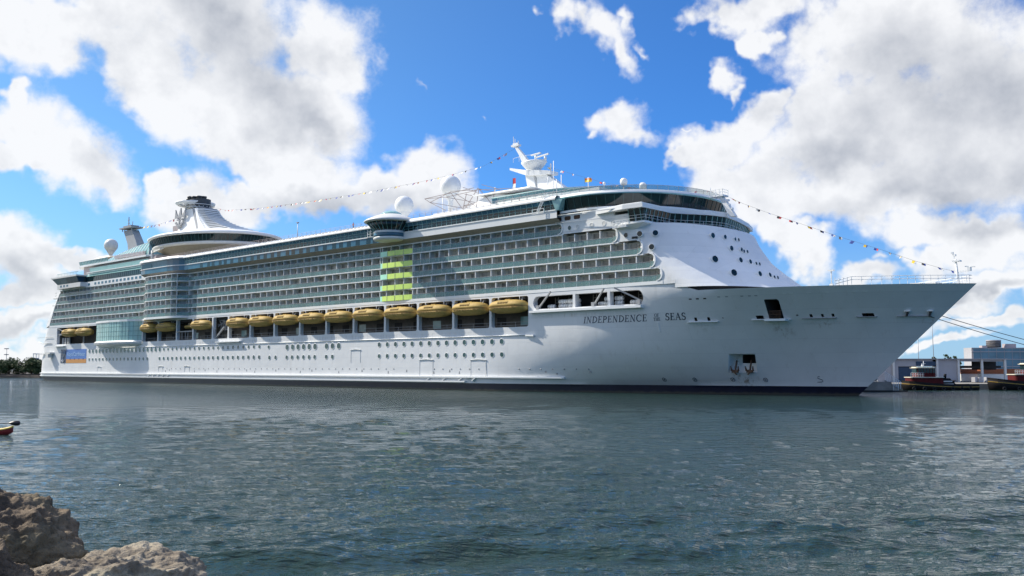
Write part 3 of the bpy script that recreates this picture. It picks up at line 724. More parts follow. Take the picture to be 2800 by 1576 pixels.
for k in range(5):                                       # rounded white frames closing each deck towards the bow
    e = ENDS[k]; z0, z1 = ZF[k], ZF[k+1]-.02; h = z1-z0; prof = []
    for i in range(13):
        t = R(-90+180*i/12); prof.append((e-1.25+1.25*math.cos(t)**.8 if math.cos(t) > 0 else e-1.25, (z0+z1)/2+h/2*math.sin(t)))
    m = MB()
    for i in range(12):
        (a, b), (c_, d) = prof[i], prof[i+1]; kin = .80
        ia = (e-1.25+(a-e+1.25)*kin-.05, (z0+z1)/2+(b-(z0+z1)/2)*.88); ic = (e-1.25+(c_-e+1.25)*kin-.05, (z0+z1)/2+(d-(z0+z1)/2)*.88)
        m.hexa([P(a, -.14, b), P(c_, -.14, d), P(ic[0], -.14, ic[1]), P(ia[0], -.14, ia[1]), P(a, .8, b), P(c_, .8, d), P(ic[0], .8, ic[1]), P(ia[0], .8, ia[1])])
    m.build('deck_end_frame', 'white', ship)
    m = MB(); m.quad(P(e-1.3, DEPTH, z0), P(e, DEPTH, z0), P(e, DEPTH, z1), P(e-1.3, DEPTH, z1)); m.build('end_wall', 'cabin_wall', ship)
    m = MB(); m.box(e-1.2, e-.25, -BEAM-.02, -BEAM+.02, z0+.04, z0+1.1); m.build('end_railing', 'teal_glass', ship)
# ---- rounded front of the superstructure, with the side plating up to the balcony ends
def front_path(z, s_start, K=22):
    s2 = lerp_tab(FS2, z); s1 = s2-11; pts = []
    a = min(s_start, s1-.01)
    for i in range(6): pts.append((a+(s1-a)*i/6, -BEAM))
    for i in range(K+1):
        t = math.pi*i/K; cx, cy = math.sin(t), math.cos(t)
        pts.append((s1+11*abs(cx)**(2/2.1), -BEAM*(abs(cy)**(2/2.1))*(1 if cy > 0 else -1)))
    pts.append((s1-8, BEAM))
    if s_start > s1: pts = [(max(s, s_start) if (y < 0 and s < s_start) else s, y if s > s_start or y > 0 else -front_half(s_start, z)) for s, y in pts]
    return pts
m = MB()
for k in range(-1, 5):
    z0, z1 = (ZF[k], ZF[k+1]) if k >= 0 else (18.62, ZF[0])
    st = ENDS[k]-.62 if k >= 0 else 283.0
    if k == 4: z1 = 30.8; 
    zs = [z0, (z0+z1)/2, z1]
    m.loft([[(s, y, z) for s, y in front_path(z, st)] for z in zs], 0, True, False)
m.build('rounded_front', 'hull_white', ship, fix=False)
m = MB(); m.quad(P(257.3, 0, 30.7), P(273.5, 0, 30.7), P(273.5, 0, 32.7), P(257.3, 0, 32.7)); m.build('upper_side_plating', 'white', ship, fix=False)
m = MB(); m.box(280.3, 283.1, -BEAM-.012, -BEAM+.6, 19.36, 20.02); m.build('corner_plating', 'hull_white', ship)
m = MB(); m.loft([[(s-.5, y*.96, z) for s, y in front_path(19, 280)] for z in (17.9, 18.7)], 0, False, False); m.build('foredeck_house', 'dark_recess', ship, fix=False)
for s, z, r in ((272.6, 28.76, .45), (275.6, 28.7, .5), (278.0, 28.73, .5), (278.0, 26.12, .5), (283.6, 28.72, .5), (284.2, 28.73, .42), (285.8, 26.4, .5), (286.1, 26.42, .42),
                (286.45, 23.75, .62), (287.95, 24.0, .5), (288.4, 23.9, .45), (290.0, 21.09, .62), (291.5, 21.28, .5), (291.8, 21.3, .45)):
    if s < 280 or True:
        q, mt = porthole(s, z, r, front_half, 'dark_glass', eye=False); q.build('porthole', mt, ship, fix=False)
for z_, r in ((28.6, .34), (26.2, .34), (23.7, .34), (20.95, .34)):
    for y_ in (1.7, .5):
        s2_ = lerp_tab(FS2, z_); q, mt = porthole(s2_-11+11*(1-(y_/19.3)**2.1)**(1/2.1), z_, r, front_half, 'dark_glass', eye=False); q.build('porthole', mt, ship, fix=False)
for s, r in ((259.3, .42), (261.3, .42), (264.7, .42), (267.6, .42), (269.7, .42)):
    q, mt = porthole(s, 31.45, r, front_half, 'port_glass' if s < 260 else 'off_white', eye=False); q.build('porthole', mt, ship, fix=False)
m = MB(); m.box(273.9, 275.1, -BEAM-.03, -BEAM+.1, 27.95, 28.35); m.build('vent_opening', 'dark_recess', ship)

# ---- deck 11 overhang: sloping soffit, blue glass, rail, dark window band, white deck edge
def strip(path, levels, mats_i, close=False, mb=None, smooth=False):
    """wall built on a plan path [(s, n)]; levels = [(z, outward offset)], one material index per level interval"""
    m = mb or MB(); rings = []
    k = len(path)
    nr = []
    for i, (s, n) in enumerate(path):
        a = Vector(path[max(i-1, 0)]); b = Vector(path[min(i+1, k-1)]); d = (b-a).normalized(); nr.append(Vector((d.y, -d.x)))
    for z, o in levels: rings.append([P(p[0]+q.x*o, p[1]+q.y*o, z) for p, q in zip(path, nr)])
    m.loft(rings, 0, smooth, False, mfun=lambda i, j: mats_i[i])
    return m
def mullions(path, z0, o0, z1, o1, step, w=.07, mb=None, mi=0):
    """bars up a glass band at equal spacing along its plan path"""
    m = mb or MB(); acc = 0.
    for (a, b) in zip(path, path[1:]):
        va, vb = Vector(a), Vector(b); L = (vb-va).length
        if L < 1e-6: continue
        d = (vb-va)/L; nrm = Vector((d.y, -d.x)); t = -acc % step
        while t < L:
            p = va+d*t; m.bar(P(p.x+nrm.x*(o0+.04), p.y+nrm.y*(o0+.04), z0), P(p.x+nrm.x*(o1+.04), p.y+nrm.y*(o1+.04), z1), w, w, mi); t += step
        acc += L
    return m
def rail_line(path, z, o, r=.04, mb=None, mi=0):
    m = mb or MB(); pts = []
    k = len(path)
    for i, (s, n) in enumerate(path):
        a = Vector(path[max(i-1, 0)]); b = Vector(path[min(i+1, k-1)]); d = (b-a).normalized()
        pts.append(P(s+d.y*o, n-d.x*o, z))
    m.tube(pts, r, 4, mi); return m
def dense(path, step=3.):
    out = [path[0]]
    for a, b in zip(path, path[1:]):
        va, vb = Vector(a), Vector(b); k = max(1, int((vb-va).length/step))
        out += [tuple(va+(vb-va)*i/k) for i in range(1, k+1)]
    return out
ON = -1.5
midpath = [(86.5, -.2), (87.2, -1.6), (88.5, -2.9), (92, -3.3)]+[(98, -3.3), (106, -3.3), (109, -3.0), (111.5, -2.3), (113.2, -1.5)]+[(113.2+i*8.95, ON) for i in range(1, 17)]+[(257.4, ON)]
midpath = [(s, n if s < 113 else ON) for s, n in midpath]
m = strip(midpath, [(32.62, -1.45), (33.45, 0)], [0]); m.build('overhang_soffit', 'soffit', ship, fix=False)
aftp = [p for p in midpath if p[0] < 215]; fwdp = [p for p in midpath if p[0] > 205]
m = strip(aftp, [(33.45, 0), (34.85, .0)], [0]); m.build('lower_glass_band', 'blue_glass', ship, fix=False)
random.seed(8)
for i in range(26):
    s = 122+i*3.3+random.random()
    if s > 202: break
    m = MB(); m.box(s, s+1.6, -BEAM+ON-.012, -BEAM+ON+.03, 33.5, 34.8); m.build('glass_pane', 'dark_glass', ship)
m = strip(fwdp, [(33.45, 0), (34.85, .05)], [0]); m.build('white_band', 'white', ship, fix=False)
m = strip(midpath, [(34.85, -.02), (34.85, .18), (35.08, .18), (35.08, -.02)], [0, 0, 0]); m.build('deck_rail', 'white', ship, fix=False)
up = [p for p in midpath if p[0] > 112]
m = strip(up, [(35.08, -.05), (36.2, -.05)], [0]); m.build('window_band', 'dark_glass', ship, fix=False)
m = strip(up, [(36.2, -.05), (36.98, .30)], [0]); m.build('tilted_window_band', 'blue_glass', ship, fix=False)
m = mullions(up, 35.08, -.05, 36.2, -.05, 1.55, .06); mullions(up, 36.2, -.05, 36.98, .30, 1.55, .07, m); rail_line(up, 35.65, -.02, .03, m); rail_line(up, 36.2, .0, .05, m)
m.build('window_frame', 'pale_teal', ship, fix=False)
bay = [p for p in midpath if p[0] <= 113.3]
m = strip(bay, [(35.08, -.05), (36.9, .1)], [0]); m.build('window_band', 'blue_glass', ship, fix=False)
m = MB(); m.box(90.0, 96.5, -BEAM-3.32-.06, -BEAM-3.2, 35.1, 36.6); m.build('dark_window', 'dark_glass', ship)
m = strip(midpath, [(36.95, -.1), (36.95, .55), (37.25, .55), (37.75, .1), (37.75, -3)], [0, 0, 0, 0]); m.build('deck_edge', 'white', ship, fix=False)
m = MB(); m.box(86, 257, -BEAM+1.2, BEAM+1.2, 36.9, 37.6); m.build('sun_deck', 'off_white', ship)
m = MB(); m.box(87, 262, -BEAM+.35, BEAM-.2, 32.64, 36.9); m.build('deck_house', 'dark_recess', ship)
for i in range(8):                                        # oblong windows tucked under the white band
    s = 245.0+2.3*i if i else 233.4
    m = MB(); m.prism(rrect(s-.75, s+.75, 32.98, 33.75, .25), -.02, .1, lambda u, v, h: P(u, h+.05, v)); m.build('oblong_window', 'rust', ship)
m = MB(); m.box(228, 270, -BEAM+.05, -BEAM+1.4, 32.64, 34.3); m.build('upper_side_plating', 'white', ship)
# sloping edge rail with little blocks, and the open rail of the jogging track above
m = MB(); trk = [(86.5, .8)]+[(90+i*6, -1.0) for i in range(20)]
for i in range(86): s = 88+1.42*i; m.box(s, s+.75, -BEAM-1.9, -BEAM-1.2, 37.52, 37.82)
m.build('edge_light', 'white', ship)
trk = [(90+i*4, ON+.6) for i in range(29)]+[(213+i*4, ON+.6) for i in range(12)]
m = MB()
for z in (38.1, 38.45, 38.8): rail_line(trk[:29], z, 0, .028, m); rail_line(trk[29:], z, 0, .028, m)
for s, n in trk:
    for q in (0, 2): m.bar(P(s+q, n, 37.7), P(s+q, n-.12, 38.8), .05)
m.build('track_rail', 'pink_grey', ship)
m = MB(); m.loft([[P(s, n, z) for n, z in ((9, 37.6), (10, 37.6+h), (28, 37.6+h), (29, 37.6))] for s, h in ((126, .3), (134, 1.6), (142, 2.7), (150, 3.0), (157, 2.2), (168, .4))], 0, True, True, True, True)
m.build('deck_canopy', 'pink_grey', ship)
m = MB(); m.tube([P(140.2, 19.3, 38), P(140.2, 19.3, 47)], .16, 6, r2=.1); m.box(139.9, 140.5, -.3, .3, 46.9, 47.2); m.build('signal_pole', 'steel', ship)
m = MB(); s_ = 254.2                                      # inclined ladder on the window band
for o in (-.35, .35): m.bar(P(252.9+o, -2.2, 34.6), P(254.9+o, -1.8, 38.6), .09)
for i in range(14): t = i/13; m.bar(P(252.55+2*t, -2.2+.4*t, 34.7+3.8*t), P(253.25+2*t, -2.2+.4*t, 34.7+3.8*t), .06)
for a, b in (((252, -2.6, 34.5), (255, -2.6, 34.5)), ((252, -2.6, 35.4), (255, -2.6, 35.4)), ((252, -2.6, 34.5), (252, -2.6, 35.4)), ((255, -2.6, 34.5), (255, -2.6, 35.4)), ((253.5, -2.6, 34.5), (253.5, -2.6, 35.4))): m.bar(P(*a), P(*b), .08)
m.build('ladder', 'white', ship)

# ---- forward tiers: dark glass that sweeps round the bow end, white rims, glass rails, stepped roof
def sweep(s0, n0, s1, a, b=None, K=26, full=True):
    """plan path: straight side from s0, then half an ellipse of length a round the front"""
    b = BEAM-n0; out = [(s0+(s1-s0)*i/5, n0) for i in range(5)]
    for i in range(K+1):
        t = math.pi*i/K; out.append((s1+a*math.sin(t), BEAM-b*math.cos(t)))
    if full: out += [(s1-(s1-s0)*i/5, 2*BEAM-n0) for i in range(1, 6)]
    return out
t1 = sweep(257.4, -.4, 262, 16.3)
m = strip(t1, [(34.3, .2), (34.75, .2), (34.75, -.1)], [0, 0]); m.build('window_sill', 'white', ship, fix=False)
m = strip(t1, [(34.75, -.5), (37.05, .35)], [0], smooth=True); m.build('window_band', 'dark_glass', ship, fix=False)
m = mullions(t1, 34.75, -.5, 37.05, .35, 1.7, .08); m.build('window_frame', 'port_glass', ship, fix=False)
m = MB(); m.hexa([P(257.2, -1.7, 34.9), P(257.8, -1.6, 34.9), P(257.8, 0, 34.9), P(257.2, 0, 34.9), P(256.4, -1.9, 37.0), P(258.9, -1.6, 37.0), P(258.9, 0, 37.0), P(256.4, 0, 37.0)]); m.build('screen_end', 'pale_teal', ship)
t2 = sweep(240, -.6, 260, 18.5)
m = strip(t2, [(37.05, -.5), (37.05, .35), (37.35, .4), (37.95, -.2), (38.1, -2.5), (38.1, -6)], [1, 1, 0, 0, 0], smooth=True); m.build('roof_rim', ['white', 'pale_teal'], ship, fix=False)
m = strip(t2, [(37.95, -.3), (38.75, -.2)], [0]); m.build('glass_rail', 'teal_glass', ship, fix=False)
m = mullions(t2, 37.95, -.28, 38.8, -.18, 2.2, .05); rail_line(t2, 38.8, -.2, .04, m); m.build('rail_frame', 'steel', ship, fix=False)
t3 = sweep(238.2, 2.6, 250, 20)
m = strip(t3, [(37.9, 0), (38.7, .2), (39.2, .1), (39.35, -1.5)], [0, 0, 0], smooth=True); m.build('upper_roof_rim', 'white', ship, fix=False)
t4 = sweep(235, 5.5, 246, 17)
m = strip(t4, [(38.6, .2), (39.5, .5), (40.0, .3), (40.1, -9)], [0, 0, 0], smooth=True); m.build('upper_roof_rim', 'white', ship, fix=False)
m = strip(t4, [(40.0, .1), (40.95, .2)], [0]); m.build('glass_rail', 'teal_glass', ship, fix=False)
m = mullions(t4, 40.0, .1, 40.95, .2, 2.2, .05); rail_line(t4, 41.0, .2, .045, m); m.build('rail_frame', 'steel', ship, fix=False)
t5 = sweep(231, 8, 242, 14)
m = strip(t5, [(39.9, 0), (41.5, .3)], [0]); m.build('glass_screen', 'blue_glass', ship, fix=False)
m = mullions(t5, 39.9, .02, 41.5, .32, 2.4, .06); m.build('screen_frame', 'pale_teal', ship, fix=False)
m = strip(t5, [(41.5, .2), (41.5, .5), (41.75, .4), (42.0, -4), (42.1, -10)], [1, 1, 0, 0], smooth=True); m.build('top_roof', ['white', 'pale_teal'], ship, fix=False)
m = MB(); m.box(214, 262, -BEAM+5.8, BEAM-5.8, 37.5, 39.9); m.build('pool_deck_house', 'white', ship)
m = MB()
m.loft([[P(s, n, z) for n, z in ((11, 37.6), (11, z1-.8), (12.5, z1), (27, z1), (27, 37.6))] for s, z1 in ((219.5, 39.8), (221, 42.2), (224, 43.4), (229, 44.0), (233, 42.8))], 0, True, True, True, True)
m.build('climbing_wall', 'white', ship)
m = MB(); m.hexa([P(222, 10.5, 43.6), P(240, 9, 43.0), P(240, 29, 43.0), P(222, 28, 43.6), P(222, 10.5, 43.8), P(241, 9, 43.2), P(241, 29, 43.2), P(222, 28, 43.8)]); m.build('court_roof', 'white', ship)
# open steel truss of the sports deck
m = MB(); br = [((205.2, 45.1), (212.6, 44.6)), ((207.1, 44.0), (214.2, 45.6)), ((205.2, 45.1), (207.1, 44.0)), ((207.1, 44), (212.6, 41.5)), ((214.2, 45.8), (235.7, 43.8)), ((218.4, 46.2), (223, 44.4)),
                ((212.6, 44.6), (222.7, 44.9)), ((218.4, 41), (219.6, 44.6)), ((214.2, 45.6), (218.4, 41)), ((219.3, 41.2), (223.3, 45.4)), ((222.7, 40.6), (223.6, 45.2)), ((216, 45), (222.6, 41.3)), ((224.5, 46), (229.5, 44.4)), ((228, 40.5), (228.6, 44.6)), ((223.5, 45.3), (228, 41)), ((205.2, 45.1), (222, 45.6))]
for nn in (11, 24):
    for (a, b) in br: m.bar(P(a[0], nn, a[1]), P(b[0], nn, b[1]), .11)
for s, z in ((207.1, 44), (212.6, 44.6), (219, 44.5), (223.4, 45.2), (229, 44.4)): m.bar(P(s, 11, z), P(s, 24, z), .1)
m.build('deck_truss', 'truss_brown', ship)

# ---- round glass pod above the lime balconies
pc = P(208.3, -1.8, 0); m = MB()
m.lathe([(2.9, 33.2), (3.9, 33.4), (4.05, 33.9), (4.0, 34.0)], pc, 28, mi=0); m.lathe([(4.0, 34.0), (4.02, 34.9)], pc, 28, mi=1); m.lathe([(4.02, 34.9), (3.85, 35.45)], pc, 28, mi=0)
pod = m.build('glass_pod', ['white', 'blue_glass'], ship)
m = MB(); m.lathe([(3.8, 35.45), (5.6, 37.35)], pc, 28); m.build('window_band', 'dark_glass', pod)
m = MB()
for i in range(28): t = 2*math.pi*i/28; m.bar((pc[0]+3.85*math.cos(t), pc[1]+3.85*math.sin(t), 35.45), (pc[0]+5.64*math.cos(t), pc[1]+5.64*math.sin(t), 37.35), .08)
m.build('window_frame', 'pale_teal', pod)
m = MB(); m.lathe([(5.5, 37.3), (6.1, 37.4), (6.2, 37.7), (5.7, 38.05), (4.0, 38.8), (2.8, 39.25), (2.5, 39.25)], pc, 32); m.build('roof', 'off_white', pod)
m = MB(); m.lathe([(2.55, 39.15), (2.3, 39.6), (1.4, 40.1), (.01, 40.3)], pc, 24); m.build('skylight', 'pale_teal', pod)
m = MB(); pf = [(201.2, .6), (200.6, .6)]
for q in (199.6, 200.6): m.bar(P(q, -1.7, 34.9), P(q, -1.7, 37.0), .12)
for z in (35.1, 35.7, 36.3): m.bar(P(199.6, -1.75, z), P(201.4, -1.75, z), .08)
m.build('deck_stair_rail', 'white', ship)

# ---- golf-ball radomes
def radome(s, n, z, r, zbase, col, name='radome', flare=True):
    m = MB(); c_ = P(s, n, 0); m.sphere((c_[0], c_[1], z), r, 24, 16)
    o = m.build(name, col, ship)
    q = MB(); q.lathe([(r*.26, zbase), (r*.22, z-r*1.5), (r*.35, z-r*1.25), (r*.62, z-r*.85), (r*.66, z-r*.72)], c_, 16); q.build('pedestal', col, o)
    return o
radome(187.9, BEAM, 46.6, 2.45, 37.7, 'white'); radome(205.4, BEAM, 49.4, 2.6, 38, 'white'); radome(16.7, BEAM, 51.2, 2.55, 44.5, 'off_white')
m = MB(); m.tube([P(204.2, 17.8, 40), P(204.2, 17.8, 47)], .12, 5); m.tube([P(206.6, 17.8, 40), P(206.2, 17.8, 44.5)], .1, 5); m.build('radome_ladder', 'white', ship)
for s, n, z, r in ((263.4, 12, 41.6, .75), (268.0, 12, 40.1, .75), (257, 14, 42.4, .3)):
    m = MB(); c_ = P(s, n, 0); m.lathe([(r*.85, z-r*.9), (r, z-.1), (r*.95, z+r*.4), (r*.6, z+r*.85), (.01, z+r)], c_, 14); m.tube([P(s, n, 37.8), P(s, n, z-r*.7)], .09, 5); m.build('satellite_dome', 'white', ship)

# ---- main mast: raked twin legs, winged platform, dish platform, raked signal spar
m = MB(); c_ = BEAM
def lbox(secs, mb, mi=0):
    mb.loft([[P(s-w, c_-d, z), P(s+w, c_-d, z), P(s+w, c_+d, z), P(s-w, c_+d, z)] for s, w, d, z in secs], mi, False, True, True, True)
lbox([(233.2, 1.3, .9, 42), (233.0, 1.2, .9, 45.3), (232.2, 1.2, .8, 48.4)], m)
lbox([(240.0, 4.5, 1.0, 42), (238.5, 3.6, .9, 44.4), (236.2, 1.6, .8, 47.4), (234.5, 1.6, .8, 48.4)], m)
mast = m.build('main_mast', 'white', ship)
m = MB(); m.loft([[P(s, c_-d, z-h), P(s, c_+d, z-h), P(s, c_+d*1.1, z+h), P(s, c_-d*1.1, z+h)] for s, d, z, h in ((225.8, .4, 50.6, .25), (229, .8, 49.6, .45), (232, 1.6, 48.7, .6), (236, 1.6, 48.2, .55), (239, 1.3, 47.9, .35))], 0, False, True, True, True)
m.build('yard_arm', 'white', mast)
m = MB(); m.lathe([(1.0, 48.6), (1.6, 49.2), (2.9, 50.5), (3.4, 51.1), (3.35, 51.3), (.01, 51.4)], P(233.0, c_, 0), 20, sy=.7); m.build('platform', 'white', mast)
m = MB(); lbox([(230.9, 1.0, .5, 51.2), (229.2, .6, .4, 53.6), (227.3, .35, .3, 55.9)], m); m.box(226.3, 228.6, -.5, .5, 55.7, 56.1); m.box(226.6, 228.2, -.25, .25, 56.1, 56.5)
for s, z in ((226.7, 58.2), (227.2, 57.6), (228.2, 57.0)): m.bar(P(s, c_, 56), P(s-.1, c_, z), .09)
m.build('signal_spar', 'white', mast)
m = MB(); m.tube([P(233.5, c_, 51.3), P(233.5, c_, 52.8)], .25, 8); m.hexa([P(232.2, c_-.25, 52.75), P(235.0, c_-.25, 52.9), P(235.0, c_+.25, 52.9), P(232.2, c_+.25, 52.75), P(232.2, c_-.25, 53.05), P(235.0, c_-.25, 53.2), P(235.0, c_+.25, 53.2), P(232.2, c_+.25, 53.05)]); m.build('radar_scanner', 'white', mast)
m = MB(); m.tube([P(236.4, c_, 51.3), P(236.4, c_, 52.0)], .3, 8); m.bar(P(234.6, c_-1, 51.9), P(238.2, c_-1, 52.2), .35, .3); m.build('radar_scanner', 'white', mast)
m = MB(); pts = [(229.2, 52.1), (231, 52.3), (233, 52.3), (236.5, 52.0)]
for (a, b) in zip(pts, pts[1:]): m.bar(P(a[0], c_-2.9, a[1]), P(b[0], c_-2.9, b[1]), .06)
for a in pts: m.bar(P(a[0], c_-2.8, 51.2), P(a[0], c_-2.9, a[1]), .06)
m.bar(P(238, c_, 48.4), P(238, c_, 50.2), .25); m.build('mast_rail', 'white', mast)
m = MB()
for s, n, z0, z1 in ((243, 17, 42, 46.6), (240, 16, 44.5, 46.4), (221, 19, 44, 47), (251, 6, 40, 42.9), (259.2, 6, 39, 42.2), (240.8, 17, 43, 50)): m.tube([P(s, n, z0), P(s, n, z1)], .09, 5)
m.build('aerial', 'white', ship)
m = MB(); c2 = BEAM; m.loft([[P(s-w, c2-.5, z), P(s+w, c2-.5, z), P(s+w, c2+.5, z), P(s-w, c2+.5, z)] for s, w, z in ((283.6, .6, 33.2), (281.6, .45, 36.6), (280.9, .4, 37.4))], 0, False, True, True, True)
m.box(279.2, 282.0, -1.0, 1.0, 37.3, 37.6); fm = m.build('forward_mast', 'white', ship)
m = MB()
for s in (279.3, 280.3, 281.2, 281.9):
    m.bar(P(s, c2-1, 37.5), P(s, c2-1, 38.7 if s != 279.3 else 39.2), .09); m.bar(P(s, c2+1, 37.5), P(s, c2+1, 38.7), .09)
for z in (38.1, 38.6): m.bar(P(279.3, c2-1, z), P(281.9, c2-1, z), .06); m.bar(P(281.9, c2-1, z), P(281.9, c2+1, z), .06)
for s, z in ((282.4, 36.3), (282.6, 35.4), (283.2, 34.6)): m.box(s, s+.35, -.4, .2, z, z+.35)
m.build('mast_lamp_rail', 'white', fm)

# ---- bridge with its wings
bp = [(273.2, -1.9), (277.4, -1.6), (277.2, 8.0), (279.4, 11.8), (281.3, 15), (282.2, 19.3), (281.4, 23.6), (280.3, 28), (278.6, 34), (276.2, 40.0), (272, 40.5)]
gb = [(273.6, -.5), (276.9, -.5), (276.7, 8.4), (278.9, 12.2), (280.8, 15.4), (281.7, 19.3), (280.9, 23.2), (279.8, 28), (278.1, 33.5), (275.8, 39.1), (272, 39.2)]
def inset(path, o):
    out = []
    for i, p in enumerate(path):
        a = Vector(path[max(i-1, 0)]); b = Vector(path[min(i+1, len(path)-1)]); d = (b-a).normalized(); out.append((p[0]+d.y*o, p[1]-d.x*o))
    return out
m = MB(); uvh = lambda u, v, h: P(u, v, h)
m.prism(bp+[(266, 39), (266, -.4)], 33.25, 34.05, uvh); m.prism(inset(bp, -.35)+[(266, 38), (266, .2)], 34.05, 34.22, uvh); bridge = m.build('bridge', 'white', ship)
glass = dense([(273.0, .6)]+gb[:-1], 1.3)
m = strip(glass, [(31.0, -.35), (33.25, .2)], [0]); gl = m.build('bridge_window', 'dark_glass', bridge, fix=False)
m = mullions(glass, 31.0, -.35, 33.25, .2, 1.3, .11); rail_line(glass, 31.05, -.33, .08, m); m.build('window_frame', 'pale_teal', bridge, fix=False)
m = MB(); m.prism(inset(gb, .35)+[(268, 38), (268, .5)], 30.62, 31.0, uvh); m.build('bridge_walkway', 'white', bridge)
m = MB(); ow = inset(gb, .3)[:-1]
for z in (31.55, 32.05): rail_line(dense(ow, 2), z, .12, .035, m)
mullions(ow, 31.0, .12, 32.1, .12, 1.9, .045, m); m.build('bridge_rail', 'white', bridge, fix=False)
m = MB(); m.hexa([P(271, .1, 29.7), P(275.0, .1, 29.7), P(276.5, 6, 29.6), P(271, 6, 29.6), P(272.4, -.9, 30.62), P(277.2, -.9, 30.62), P(277.0, 6, 30.62), P(271, 6, 30.62)]); m.build('wing_underside', 'white', bridge)
m = MB()
for z in (30.6, 31.0, 31.4): m.bar(P(270.6, -1.3, z), P(273.6, -1.3, z), .08)
for i in range(5): m.bar(P(270.6+.75*i, -1.3, 30.2), P(270.6+.75*i, -1.3, 31.4), .07)
m.box(270.5, 273.6, -BEAM-1.3, -BEAM, 30.1, 30.2); m.box(272, 273.4, -BEAM-.9, -BEAM-.2, 30.2, 30.6); m.build('wing_platform', 'white', bridge)
m = MB(); m.tube([P(256, -.9, 34.0), P(273.3, -1.5, 33.6)], .08, 5); m.tube([P(256, -.4, 32.7), P(273.5, -.8, 32.1)], .05, 5); m.build('wing_stay', 'white', bridge)
m = MB(); m.loft([[P(s_, n_, z) for s_, n_ in inset(gb, -1.6)] for z in (30.9, 33.3)], 0, False, False); m.build('bridge_interior', 'dark_recess', bridge, fix=False)

# ---- bow: rail, mast, small mast
m = MB(); rp = [(308.5, 7.3), (310.8, 8.4), (316, 11.6), (320, 14.1), (323.5, 17), (325.6, 18.9)]
for z, f in ((18.55, 1), (19.05, 1)): m.tube([P(s, n+.15, z+(.25 if i else -.4)) for i, (s, n) in enumerate(rp)], .05, 5); m.tube([P(s, 2*BEAM-n-.15, z+(.25 if i else -.4)) for i, (s, n) in enumerate(rp)], .05, 5)
for (a, b) in zip(rp, rp[1:]):
    for i in range(4): t = i/4; s, n = a[0]+(b[0]-a[0])*t, a[1]+(b[1]-a[1])*t; m.bar(P(s, n+.15, 17.9), P(s, n+.15, 19.2), .06); m.bar(P(s, 2*BEAM-n-.15, 17.9), P(s, 2*BEAM-n-.15, 19.2), .06)
m.build('bow_rail', 'white', ship)
m = MB()
for a, b in ((316.5, 318.2), (319, 320.6)): m.box(a, b, -1.5, 1.5, 17.95, 18.45)
m.build('deck_winch', 'off_white', ship)
m = MB(); m.tube([P(323.7, c2, 17.9), P(323.3, c2, 22.0)], .22, 8, r2=.16); m.bar(P(323.5, c2, 19.9), P(325.4, c2, 20.1), .2); m.box(325.1, 325.6, -.3, .3, 20.0, 20.6); m.bar(P(324.7, c2, 20.75), P(326.2, c2, 20.6), .16, .14); m.box(322.9, 324.1, -.5, .5, 21.6, 21.8)
m.bar(P(323.2, c2, 21.8), P(322.9, c2, 23.2), .14); m.box(322.7, 323.0, -.2, .2, 22.9, 23.2); m.box(323.1, 323.4, -.2, .2, 22.5, 22.8); m.build('bow_mast', 'white', ship)
m = MB(); m.tube([P(304.5, 15, 17.9), P(304.5, 15, 21.3)], .09, 5); m.box(304.0, 305.0, 15-BEAM-.3, 15-BEAM+.3, 21.1, 21.3); m.box(304.2, 304.8, 15-BEAM-.2, 15-BEAM+.2, 18.6, 18.9)
for k in (-1, 1): m.bar(P(304.5, 15, 19.2), P(304.5+.6*k, 15, 18.0), .07)
m.build('foredeck_mast', 'off_white', ship)

# ---- lounge disc round the funnel
lc = P(93.5, BEAM, 0); ra, rb = 25.5, 18.2
def disc(prof, name, mats, parent, mf=None, n=72, smooth=True):
    m = MB(); rings = [[(lc[0]+(ra*r)*math.cos(2*math.pi*j/n), lc[1]+(rb*r)*math.sin(2*math.pi*j/n), z) for j in range(n)] for r, z in prof]
    m.loft(rings, 0, smooth, True, False, False, mf); return m.build(name, mats, parent, fix=False)
lounge = disc([(1.0, 45.4), (1.035, 45.5), (1.045, 45.95), (1.0, 46.4), (.86, 47.1), (.66, 48.0), (.45, 48.8), (.01, 49.3)], 'lounge_roof', 'white', ship)
disc([(.955, 43.3), (.995, 45.42)], 'window_band', 'dark_glass', lounge)
m = MB()
for i in range(110):
    t = 2*math.pi*i/110; m.bar((lc[0]+ra*.958*math.cos(t), lc[1]+rb*.958*math.sin(t), 43.3), (lc[0]+ra*1.0*math.cos(t), lc[1]+rb*1.0*math.sin(t), 45.42), .11)
m.tube([(lc[0]+ra*.958*math.cos(2*math.pi*i/72), lc[1]+rb*.958*math.sin(2*math.pi*i/72), 43.33) for i in range(73)], .06, 4); m.build('window_frame', 'port_glass', lounge, fix=False)
disc([(.90, 42.4), (.955, 42.5), (.965, 43.1), (.955, 43.32)], 'lower_rim', 'off_white', lounge)
prof = []
for i in range(15): t = i/14; r = .90-.24*t; z = 42.4-2.6*t; prof += [(r, z), (r-.004, z-.10), (r-.018, z-.10)]
disc(prof, 'louvred_underside', 'louvre', lounge, smooth=False)
disc([(.66, 39.9), (.60, 37.6)], 'lounge_base', 'soffit', lounge)

